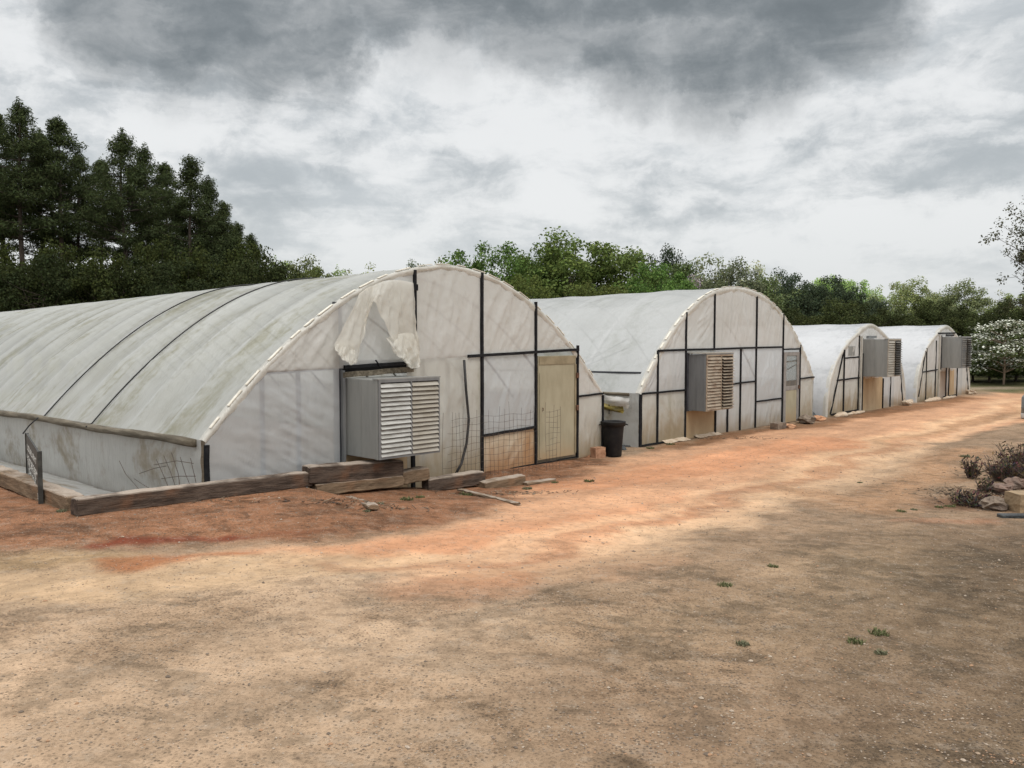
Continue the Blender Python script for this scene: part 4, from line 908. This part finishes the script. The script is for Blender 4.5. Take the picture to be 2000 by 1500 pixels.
def broadleaf(name, ht, wid, base, nclump, nleaf, size, clump=.2, seed=0, gap=0.0, trunk_r=.16, mats=('bark','leaf'), vert=1.0):
    """crown mesh and trunk mesh of one broad tree, foot at the origin"""
    global rng
    rng = np.random.default_rng(seed); rr = random.Random(seed)
    tr = MB(); cz = (ht+base)/2; rz_ = (ht-base)/2; cr = MB(); cl = []
    for i in range(nclump):
        d = rng.normal(size=3); d /= np.linalg.norm(d); q = .35+.6*rng.random()**.6
        if d[2] < -.4: q *= .8
        lop = 1+.25*math.sin(3*math.atan2(d[1], d[0])+seed)+.12*math.sin(7*math.atan2(d[1], d[0])+seed*2)
        cl.append(np.array([d[0]*wid*q*lop, d[1]*wid*q*lop, cz+d[2]*rz_*q]))
    top = np.array([wid*.06*math.sin(seed), wid*.06*math.cos(seed), base+(ht-base)*.75])
    tr.tube([(0,0,-.3),(.02*ht*math.sin(seed),.0,base*.6),tuple(top*.55+np.array([0,0,base*.3])),tuple(top)], [trunk_r*1.25,trunk_r,trunk_r*.6,trunk_r*.15], 8)
    for c in cl:
        t = rr.uniform(.35,.95); s0 = np.array([0,0,base*.75])*(1-t)+top*t; s0[2] = min(s0[2], c[2])
        mid = (s0+c)/2+np.array([0,0,-.05*ht*rr.random()]); r0 = trunk_r*.35*(1-t*.6)
        tr.tube([tuple(s0), tuple(mid), tuple(c)], [r0, r0*.6, r0*.2], 5, False)
        if rr.random() < gap: continue
        leaf_cloud(cr, c, wid*clump*rr.uniform(.7,1.4), nleaf, size, .75*vert, (.72,1.18))
    return tr.mesh('trunk', M[mats[0]], True), cr.mesh('crown', M[mats[1]])
def pine(name, ht, base, wid, seed, nleaf=165, dens=1.0):
    global rng
    rng = np.random.default_rng(seed); rr = random.Random(seed); tr = MB(); cr = MB()
    n = 10; pts = [(.12*math.sin(i*.7+seed), .12*math.cos(i*.9+seed), -.3+(ht+.3)*i/n) for i in range(n+1)]
    tr.tube(pts, [.23*(1-i/n)**.8+.02 for i in range(n+1)], 8)
    for i in range(6):                    # dead stubs under the crown
        z = base*rr.uniform(.6,1.05); a = rr.random()*6.3; L = rr.uniform(.5,1.4)
        tr.tube([(0,0,z),(math.cos(a)*L,math.sin(a)*L,z+.2)], [.03,.008], 4, False)
    z = base
    while z < ht-.2:
        f = (z-base)/(ht-base); reach = wid*(.42+.70*math.sin(math.pi*min(1, f*.9+.2)))*(1-f**2.3*.84)
        for _ in range(rr.randint(4, 6)):
            a = rr.random()*6.3; L = reach*rr.uniform(.35,1.15); dz = L*rr.uniform(.05,.45)
            e = np.array([math.cos(a)*L, math.sin(a)*L, z+dz]); tr.tube([(0,0,z),(e[0]*.5,e[1]*.5,z+dz*.3),tuple(e)], [.05*(1-f*.6),.03,.01], 4, False)
            leaf_cloud(cr, e, .50+.32*rr.random(), int(nleaf*dens), .23, .7, (.65,1.25), .36)
            if L > 1.0: leaf_cloud(cr, e*np.array([.58,.58,0])+np.array([rr.uniform(-.3,.3),rr.uniform(-.3,.3),z+dz*.6]), .42+.25*rr.random(), int(nleaf*.7*dens), .23, .7, (.6,1.15), .36)
        z += rr.uniform(.38,.62)
    leaf_cloud(cr, (0,0,ht-.1), .32, nleaf, .24, 1.9, (.7,1.3), .4); leaf_cloud(cr, (.1,.2,ht-.9), .5, nleaf, .26, 1.2, (.7,1.3), .4)
    return tr.mesh('trunk', M['bark'], True), cr.mesh('crown', M['leaf'])
def plant(kind, meshes, pos, scale, col, label, cat='tree', group=None, rz=None, sxy=None):
    r = empty(kind, pos, random.random()*6.3 if rz is None else rz); s = sxy or scale; r.scale = (s, s, scale)
    tag(r, label, cat, group)
    for nm, m in zip(('trunk', 'crown'), meshes):
        o = bpy.data.objects.new(nm, m); link(o, r); o.color = tuple(min(.5, 1.6*x) for x in col)+(1,)
    return r
PINES = [pine('pine', 18, 9.3, 3.1, 101), pine('pine', 18, 10.2, 2.7, 102), pine('pine', 18, 8.4, 3.2, 103), pine('pine', 18, 4.5, 3.5, 104)]
BROAD = [broadleaf('b', 10, 4.6, 1.6, 85, 190, .21, .20, 201), broadleaf('b', 10, 5.2, 1.4, 95, 190, .21, .18, 202), broadleaf('b', 10, 4.0, 1.4, 75, 175, .21, .22, 203), broadleaf('b', 10, 3.2, 1.2, 60, 160, .21, .25, 204, vert=1.4)]
THIN = [broadleaf('t', 10, 2.8, 2.2, 60, 46, .22, .2, 301, .15, .12, vert=1.3), broadleaf('t', 10, 3.4, 2.5, 75, 44, .22, .17, 302, .2, .12)]
BUSH = [broadleaf('u', 4, 2.4, .3, 60, 80, .19, .24, 401, trunk_r=.07), broadleaf('u', 4, 2.8, .2, 64, 80, .19, .22, 402, trunk_r=.07)]
def at(px, ytop, depth):                  # foot and height of a tree whose top shows at (px, ytop)
    p = D(px, depth); p[2] = hz(p[0], p[1]); d = ray(px, ytop); zt = H + d[2]*(depth/d[1]); return p, zt-p[2]
ORD = ['first','second','third','fourth','fifth','sixth','seventh','eighth','ninth','tenth','eleventh','twelfth','thirteenth','fourteenth','fifteenth','sixteenth']
pcol = (.034,.045,.020)
pl = [(-30,260,58,0), (8,228,62,1), (50,203,57,0), (88,262,64,2), (126,238,58,1), (162,300,62,0), (205,318,66,1), (248,262,58,2), (292,290,62,0), (330,325,66,1), (378,312,58,3), (412,352,61,3), (440,400,60,3), (466,440,62,3), (494,462,64,3)]
for i, (px, yt, dp, vi) in enumerate(pl):
    p, ht = at(px, yt, dp)
    plant('pine_tree', PINES[vi], p, ht/18, pcol if i % 3 else (.041,.053,.023), f'{ORD[i]} tall dark pine from the left edge in the stand behind the large greenhouse', group='dark pines behind the large greenhouse', sxy=ht/18*(1.0 if vi != 3 else 1.05))
back_pines = [(350,400,74,3), (400,420,75,3), (445,455,74,3)]
for i, (px, yt, dp, vi) in enumerate(back_pines):
    p, ht = at(px, yt, dp)
    plant('pine_tree', PINES[vi], p, ht/18, (.034,.048,.02), 'lower dark pine filling in behind the front row of tall pines', group='pines filling in at the back of the stand')
for i in range(19):                       # undergrowth below the pines
    px = -40+i*31; yt = 492+16*math.sin(i*2.1)+10*math.sin(i*.9+1); p, ht = at(px, yt, 50+4*math.sin(i*1.3))
    plant('understory_tree', BROAD[i % 3], p, ht/10, [(.026,.033,.013),(.021,.028,.012),(.031,.039,.013)][i % 3], 'dark leafy undergrowth tree below the tall pines', 'tree', 'undergrowth below the pines', sxy=.62)
trees = [  # px, ytop, depth, meshes, colour, width factor, label
 (545,488,78,THIN[0],(.16,.21,.09),.8,'slim pale green tree just right of the pine stand'),
 (590,505,84,BROAD[2],(.085,.10,.045),.9,'rounded dull green tree between two pale slim trees right of the pines'),
 (625,520,76,BROAD[1],(.07,.085,.03),.8,'low olive tree beyond the roof of the large greenhouse'),
 (668,506,84,THIN[0],(.17,.22,.10),.7,'slim pale tree with pointed top above the large greenhouse roof'),
 (715,510,80,THIN[1],(.13,.15,.05),.8,'yellowish thin tree above the middle of the large greenhouse roof'),
 (765,528,92,THIN[1],(.13,.15,.09),.8,'sparse far tree left of the large greenhouse peak'),
 (812,512,90,BROAD[2],(.07,.09,.05),.6,'small dark tree tip just left of the large greenhouse peak'),
 (868,502,84,THIN[1],(.12,.13,.055),.9,'thin brownish tree right behind the large greenhouse peak'),
 (955,470,66,BROAD[1],(.056,.092,.026),.85,'bright green spreading tree behind the peak of the large greenhouse'),
 (1048,468,70,BROAD[0],(.058,.086,.026),.8,'green tree between the bright spreading tree and the tall olive tree'),
 (1110,456,66,BROAD[2],(.072,.10,.030),1.05,'left one of the two tall olive trees behind the second greenhouse'),
 (1195,458,67,BROAD[0],(.070,.096,.030),1.0,'right one of the two tall olive trees behind the second greenhouse'),
 (1285,512,62,BROAD[1],(.060,.104,.028),.85,'low bright green tree right of the tall olive trees'),
 (1020,535,58,BROAD[1],(.06,.075,.022),.8,'low dull green tree in front of the bright spreading tree'),
 (1170,540,58,BROAD[0],(.058,.07,.022),.9,'low dull tree under the tall olive trees'),
 (1300,482,90,BROAD[2],(.026,.036,.022),.62,'dark evergreen poking up right of the olive trees'),
 (1262,500,92,BROAD[3],(.026,.036,.022),.7,'smaller dark evergreen hugging the right olive tree'),
 (1338,492,86,BROAD[3],(.055,.075,.03),.9,'dark green tree right of the poking evergreen'),
 (1345,525,70,THIN[0],(.20,.17,.19),.8,'greyish mauve flowering tree behind the second greenhouse roof'),
 (1392,478,80,THIN[0],(.11,.125,.075),1.0,'grey green airy tree above the second greenhouse peak'),
 (1440,510,78,BROAD[2],(.065,.075,.045),.9,'dull green tree right behind the second greenhouse peak'),
 (1465,496,92,THIN[0],(.19,.22,.13),.8,'pale budding tree right of the airy grey tree'),
 (1500,520,80,BROAD[3],(.07,.09,.04),.9,'mid green tree left of the dark evergreen group'),
 (1535,528,84,BROAD[2],(.030,.044,.026),.8,'first dark evergreen of the group behind the third greenhouse'),
 (1575,542,80,BROAD[0],(.028,.040,.022),0.9,'second dark evergreen of the group behind the third greenhouse'),
 (1612,538,82,BROAD[1],(.028,.040,.022),0.85,'third dark evergreen of the group behind the third greenhouse'),
 (1655,560,80,BROAD[2],(.030,.042,.024),1.0,'fourth dark evergreen of the group behind the third greenhouse'),
 (1695,572,82,BROAD[0],(.034,.046,.026),0.9,'last and lowest dark evergreen, right end of its group'),
 (1622,528,104,BROAD[0],(.14,.20,.07),.8,'pale green tree showing over the dark evergreen group'),
 (1665,545,104,BROAD[1],(.13,.19,.065),.8,'second pale green tree right over the dark evergreen group'),
 (1725,556,100,THIN[1],(.15,.18,.09),.9,'pale airy tree right of the dark evergreens'),
 (1770,546,88,BROAD[2],(.115,.135,.06),1.05,'wide pale green tree behind the farthest greenhouse'),
 (1830,560,92,BROAD[0],(.10,.115,.055),.9,'grey green tree between two rounder trees right of the farthest greenhouse peak'),
 (1882,550,84,BROAD[2],(.085,.10,.05),1.05,'rounded grey green tree behind the farthest fan box'),
 (1940,566,90,THIN[1],(.13,.14,.09),1.0,'pale twiggy tree behind the white flowering dogwood'),
 (1990,572,80,BROAD[1],(.11,.135,.05),.9,'yellow green tree at the right edge behind the dogwood'),
 (2050,560,76,BROAD[0],(.09,.11,.04),.9,'green tree just outside the right edge behind the dogwood'),
 (1745,600,66,BROAD[0],(.06,.075,.030),.85,'low dark green tree behind the third greenhouse fan box'),
 (1815,600,66,BROAD[1],(.062,.078,.030),.85,'low dark green tree behind the farthest greenhouse roof'),
 (1890,605,62,BROAD[0],(.055,.068,.028),.85,'low dark green tree left of the white flowering dogwood'),
 (1400,545,66,BROAD[1],(.055,.065,.034),.8,'low dull tree behind the second greenhouse peak'),
 (1470,560,66,BROAD[0],(.058,.072,.032),.8,'low dull tree behind the right slope of the second greenhouse'),
]
for px, yt, dp, ms, col, wf, lab in trees:
    p, ht = at(px, yt, dp); base = 18 if ms in PINES else 10
    col = tuple(c_*(1.2 if max(col) < .05 else 1.2 if px < 1360 else 1.5) + (.006 if px > 1360 else 0) for c_ in col)  # haze put into the colour: trees to the right are lightened
    plant('pine_tree' if ms in PINES else 'broadleaf_tree', ms, p, ht/base, col, lab, group='trees beyond the greenhouses', sxy=ht/base*wf)
for i in range(30):                       # low trees closing the wood below the crowns
    px = 540+i*50; p, ht = at(px, 596+16*math.sin(i*1.9), 57+6*math.sin(i*.8))
    plant('understory_tree', BROAD[(i*2) % 3], p, ht/10, [(.036,.043,.016),(.042,.052,.02),(.03,.037,.015)][i % 3], 'low dark tree at the foot of the wood beyond the greenhouses', 'tree', 'low trees at the foot of the wood', sxy=.55)
for i, (px, yt, dp) in enumerate(((1905,672,47),(1935,690,46),(1985,668,47),(2030,660,47),(1960,640,52),(2010,640,54))):
    p, ht = at(px, yt, dp); plant('understory_bush', BUSH[i % 2], p, ht/4, (.045,.062,.022), 'dark bush in the thicket behind the white flowering dogwood', 'bush', 'thicket behind the dogwood', sxy=1.0)

def dogwood():
    global rng
    rng = np.random.default_rng(77); rr = random.Random(77); p = GG(1960, 752); p[2] = hz(p[0], p[1])
    r = empty('dogwood_tree', p); tag(r, 'white flowering dogwood with layered branches at the right end of the track', 'tree')
    tr = MB(); cr = MB(); fl = MB(); tr.tube([(0,0,-.1),(.03,0,.9),(.0,.05,1.8),(.1,0,2.9)], [.06,.045,.035,.012], 8)
    for z, reach, n in ((.85,1.5,8),(1.2,1.8,13),(1.55,2.0,15),(1.95,1.8,14),(2.3,1.6,13),(2.7,1.2,10),(3.05,.7,7)):
        for i in range(n):
            a = rr.random()*6.3; L = reach*rr.uniform(.45,1.0); e = np.array([math.cos(a)*L, math.sin(a)*L, z+L*rr.uniform(-.05,.16)+rr.uniform(-.16,.16)])
            tr.tube([(0,0,z-.25),(e[0]*.5,e[1]*.5,z),tuple(e)], [.022,.012,.004], 4, False)
            leaf_cloud(cr, e-np.array([0,0,.08]), .42, 60, .13, .4, (.6,1.3))
            for _ in range(60):
                q = e + np.array([rng.normal()*.27, rng.normal()*.27, rng.normal()*.075+.04]); s = .05*(.7+.7*rng.random()); a0 = rng.random()*6.3
                tl = rng.normal(size=2)*.3
                fl.add([q+np.array([math.cos(a0+k*math.pi/2)*s, math.sin(a0+k*math.pi/2)*s, (tl[0]*math.cos(a0+k*math.pi/2)+tl[1]*math.sin(a0+k*math.pi/2))*s]) for k in range(4)], [(0,1,2,3)])
    tr.build('trunk', M['barkpale'], r, True); c = cr.build('crown', M['leaf'], r); c.color = (.10,.13,.055,1); fl.build('blossom', M['petal'], r)
dogwood()
def airy():
    global rng
    rng = np.random.default_rng(91); rr = random.Random(91); p = D(2062, 44); p[2] = hz(p[0], p[1])
    r = empty('budding_tree', p); tag(r, 'tall sparsely leafed tree reaching into the picture at the right edge, above the dogwood', 'tree')
    tr = MB(); cr = MB(); top = 9.6
    tr.tube([(0,0,-.2),(.1,0,3),(-.1,.1,6),(.1,0,top)], [.2,.16,.1,.02], 8)
    for i in range(90):
        z = rr.uniform(3.2, top); a = rr.random()*6.3; L = (2.9*math.sin(math.pi*min(1,(z-2.2)/(top-1.6)))**.7+.3)*rr.uniform(.4,1)
        e = np.array([math.cos(a)*L, math.sin(a)*L, z+L*.35]); tr.tube([(0,0,z-.4),(e[0]*.5,e[1]*.5,z+.05),tuple(e)], [.04,.02,.006], 4, False)
        for j in range(4):
            t = rr.uniform(.4,1); q = e*np.array([t,t,0])+np.array([0,0,z-.2+(L*.35+.2)*t]); e2 = q+np.array([rr.uniform(-.6,.6),rr.uniform(-.6,.6),rr.uniform(-.1,.6)])
            tr.tube([tuple(q),tuple(e2)], [.012,.004], 4, False); leaf_cloud(cr, e2, .40, 46, .12, 1, (.6,1.3))
    tr.build('trunk', M['bark'], r, True); c = cr.build('crown', M['leaf'], r); c.color = (.10,.105,.06,1)
airy()

# ------------------------------------------------------------------ the planted verge at the right
def dry_shrub(label, x, y, ht, wid, n, seed, col=None):
    rr = random.Random(seed); c = GG(x, y); c[2] = hz(c[0], c[1]); mb = MB()
    lf = MB()
    for i in range(n):
        a = rr.random()*6.3; L = ht*.85*rr.uniform(.3,1.0); w = wid*1.35*rr.random()**.7
        b = (math.cos(a)*w*.35, math.sin(a)*w*.35, -.02); e = (math.cos(a)*w, math.sin(a)*w, L)
        mb.tube([b, ((b[0]+e[0])*.5+rr.uniform(-.02,.02), (b[1]+e[1])*.5, L*.55), e], [.008,.006,.003], 4, False)
        for j in range(7):
            t = rr.uniform(.25,1); q = [b[k]+(e[k]-b[k])*t for k in range(3)]; d = [rr.uniform(-.06,.06), rr.uniform(-.06,.06), rr.uniform(-.03,.07)]
            lf.add([q, [q[0]+d[0]-.012, q[1]+d[1], q[2]+d[2]], [q[0]+d[0]*1.4, q[1]+d[1]*1.4+.012, q[2]+d[2]*1.3], [q[0]+d[0]+.012, q[1]+d[1], q[2]+d[2]-.015]], [(0,1,2,3)], tuple(x_*rr.uniform(.6,1.4) for x_ in rr.choice([(.075,.055,.05),(.10,.07,.05),(.14,.10,.06),(.055,.048,.042)])))
    r = empty('dry_shrub', c, 0); tag(r, label, 'shrub', 'dried shrubs on the verge at the right edge')
    mb.build('stems', M['drystalk'], r); o = lf.build('leaves', M['leaf'], r); o.color = (1, 1, 1, 1)
dry_shrub('upright dark dried shrub standing alone, leftmost on the right verge', 1898, 934, .42, .13, 40, 1)
dry_shrub('low dark mounded shrub before the arched stone on the right verge', 1893, 988, .20, .22, 60, 2)
dry_shrub('thin dried shrub with a few bare stems above the arched stone', 1922, 962, .30, .12, 18, 3)
dry_shrub('wide dark dried shrub behind the reddish stones on the right verge', 1962, 940, .48, .30, 110, 4)
dry_shrub('tallest dark purple shrub at the right edge above the tan block', 1998, 925, .62, .36, 150, 5)
dry_shrub('dark shrub just past the right edge beside the tan block', 2050, 950, .60, .40, 120, 6)
rock('rock', 'dark arched stone with a pale top edge on the right verge', 1940, 996, .17, .13, .11, M['stone'], 11)
rock('rock', 'long reddish stone lying left of the tan block', 1955, 963, .26, .15, .09, M['stonered'], 12)
rock('rock', 'rounded reddish stone behind the tan block at the right edge', 1982, 955, .16, .14, .10, M['stonered'], 13)
rock('rock', 'small pale pink stone at the foot of the thin dried shrub', 1916, 960, .07, .06, .06, M['stonered'], 14)
rough_block('stone_block', 'squared tan stone block at the right edge of the picture', 'stone', 2003, 998, .42, .30, .26, M['stonetan'], .15, 9)
def shadow_plank():  # dark board laid as the shadow under the tan block
    c = GG(2010, 1012); o = MB().box(-.4, .4, -.06, .06, -.02, .05).build('shadow_board', M['darkheap']); o.location = (c[0], c[1], hz(c[0], c[1])); bevel(o, .01); tag(o, 'black board standing in for the shadow under the tan stone block', 'board')
shadow_plank()

def litter():                             # dry twigs and leaf bits lying about
    rr = random.Random(21); mb = MB(); spots = [(1955,975,1.0,.7,420),(1890,960,.7,.5,160),(1985,930,.9,.7,200),(700,985,1.0,.25,90),(980,965,.9,.25,80),(300,1015,1.2,.2,60),(1420,858,1.6,.25,90)]
    for x, y, rx, ry, n in spots:
        c = GG(x, y)
        for _ in range(n):
            px_, py_ = c[0]+rr.gauss(0, rx*.5), c[1]+rr.gauss(0, ry*.5); z = hz(px_, py_)+.004; a = rr.random()*6.3; L = rr.uniform(.03,.14); k_ = rr.uniform(.6,1.5); cc = rr.choice([(.09,.065,.045),(.15,.11,.075),(.06,.048,.04),(.22,.17,.12)]); cc = tuple(q*k_ for q in cc)
            if rr.random() < .6: mb.bar((px_, py_, z), (px_+math.cos(a)*L, py_+math.sin(a)*L, z+rr.uniform(0,.04)), .006, .005, col=cc)
            else:
                s_ = rr.uniform(.015,.035); d = (math.cos(a)*s_, math.sin(a)*s_); mb.add([(px_-d[0],py_-d[1],z),(px_+d[1],py_-d[0],z+.012),(px_+d[0],py_+d[1],z+.006),(px_-d[1],py_+d[0],z+.015)], [(0,1,2,3)], cc)
    k = N('dry_litter'); a_ = k.n('ShaderNodeAttribute', attribute_name='tint').outputs['Color']
    tag(mb.build('plant_litter', k.done(k.pr(a_, .9, spec=.1))), 'dry twigs and leaf bits littering the verge and the timber edging', kind='stuff')
litter()

# ------------------------------------------------------------------ small green weeds
def tuft_mesh(seed, n=46, w=.10, ht=.09):
    rr = random.Random(seed); mb = MB()
    for i in range(n):
        a = rr.random()*6.3; r0 = w*rr.random()**.6; b = Vector((math.cos(a)*r0, math.sin(a)*r0, -.005)); L = ht*rr.uniform(.4,1.1); d = Vector((rr.uniform(-.6,.6), rr.uniform(-.6,.6), 1)).normalized()
        sd = Vector((-d.y, d.x, 0)).normalized()*.006 if abs(d.x)+abs(d.y) > .01 else Vector((.006,0,0))
        m = b+d*L*.6; e = b+d*L+Vector((d.x, d.y, -.3))*L*.4; k = rr.uniform(.6,1.4)
        mb.add([b-sd, b+sd, m+sd, m-sd], [(0,1,2,3)], (k,k,k)); mb.add([m-sd, m+sd, e], [(0,1,2)], (k,k,k))
    return mb.mesh('grass_tuft', M['grass'])
TUFT = [tuft_mesh(i, 110, .08+.02*i, .06+.008*i) for i in range(3)]
tufts = [(742,985,1.2,'small green weed before the stacked timbers, right of the broken plank'),(795,976,1.6,'green weed patch before the short timber block'),(820,972,1.0,'tiny green weed right of the weed patch before the short block'),(717,997,1.0,'small green weed at the right tip of the broken plank'),(640,975,1.0,'small weed at the left tip of the broken plank'),(915,968,1.6,'green weed beside the long slanting plank'),(1030,955,1.8,'green weeds at the end of the sunken timber'),(1150,940,1.5,'small green weed on the red soil before the tan door'),(475,985,1.4,'grey green weed at the foot of the long dark timber'),(120,1000,1.2,'small weed between the sign and the timber corner'),(1084,944,1.0,'small weed at the tip of the thin flat board'),
 (1415,1145,.9,'green weed in the open yard, left one of two nearest the track'),(1450,1258,1.0,'green weed alone in the middle of the right foreground'),(1670,1256,1.0,'left weed of three close together in the right foreground'),(1718,1238,1.0,'top weed of three close together in the right foreground'),(1720,1277,.9,'lowest weed of three close together in the right foreground'),(1510,1108,.9,'small dull weed in the yard nearer the right verge'),
 (1760,1000,1.0,'green strip of grass at the left tip of the right verge'),(1785,996,1.0,'bright grass beside the strip at the left tip of the right verge'),(1835,992,1.0,'bright green grass clump before the low mounded shrub'),(1855,990,1.0,'grass clump touching the low mounded shrub'),(1885,893,2.2,'green weed beside the track behind the lone upright shrub'),(1270,876,1.5,'weed at the left foot of the second greenhouse'),(1310,868,1.4,'weed along the base of the second greenhouse'),(1680,940,1.0,'faint weed on the pale track edge')]
for i, (x, y, s, lab) in enumerate(tufts):
    c = GG(x, y); o = bpy.data.objects.new('grass_tuft', TUFT[i % 3]); link(o); o.location = (c[0], c[1], hz(c[0], c[1])); o.scale = (s*.6, s*.6, s*.5); o.rotation_euler = (0, 0, i*1.3); o.color = (.12,.13,.06,1) if i % 3 else (.14,.14,.085,1)
    tag(o, lab, 'weed', 'small green weeds in the yard')
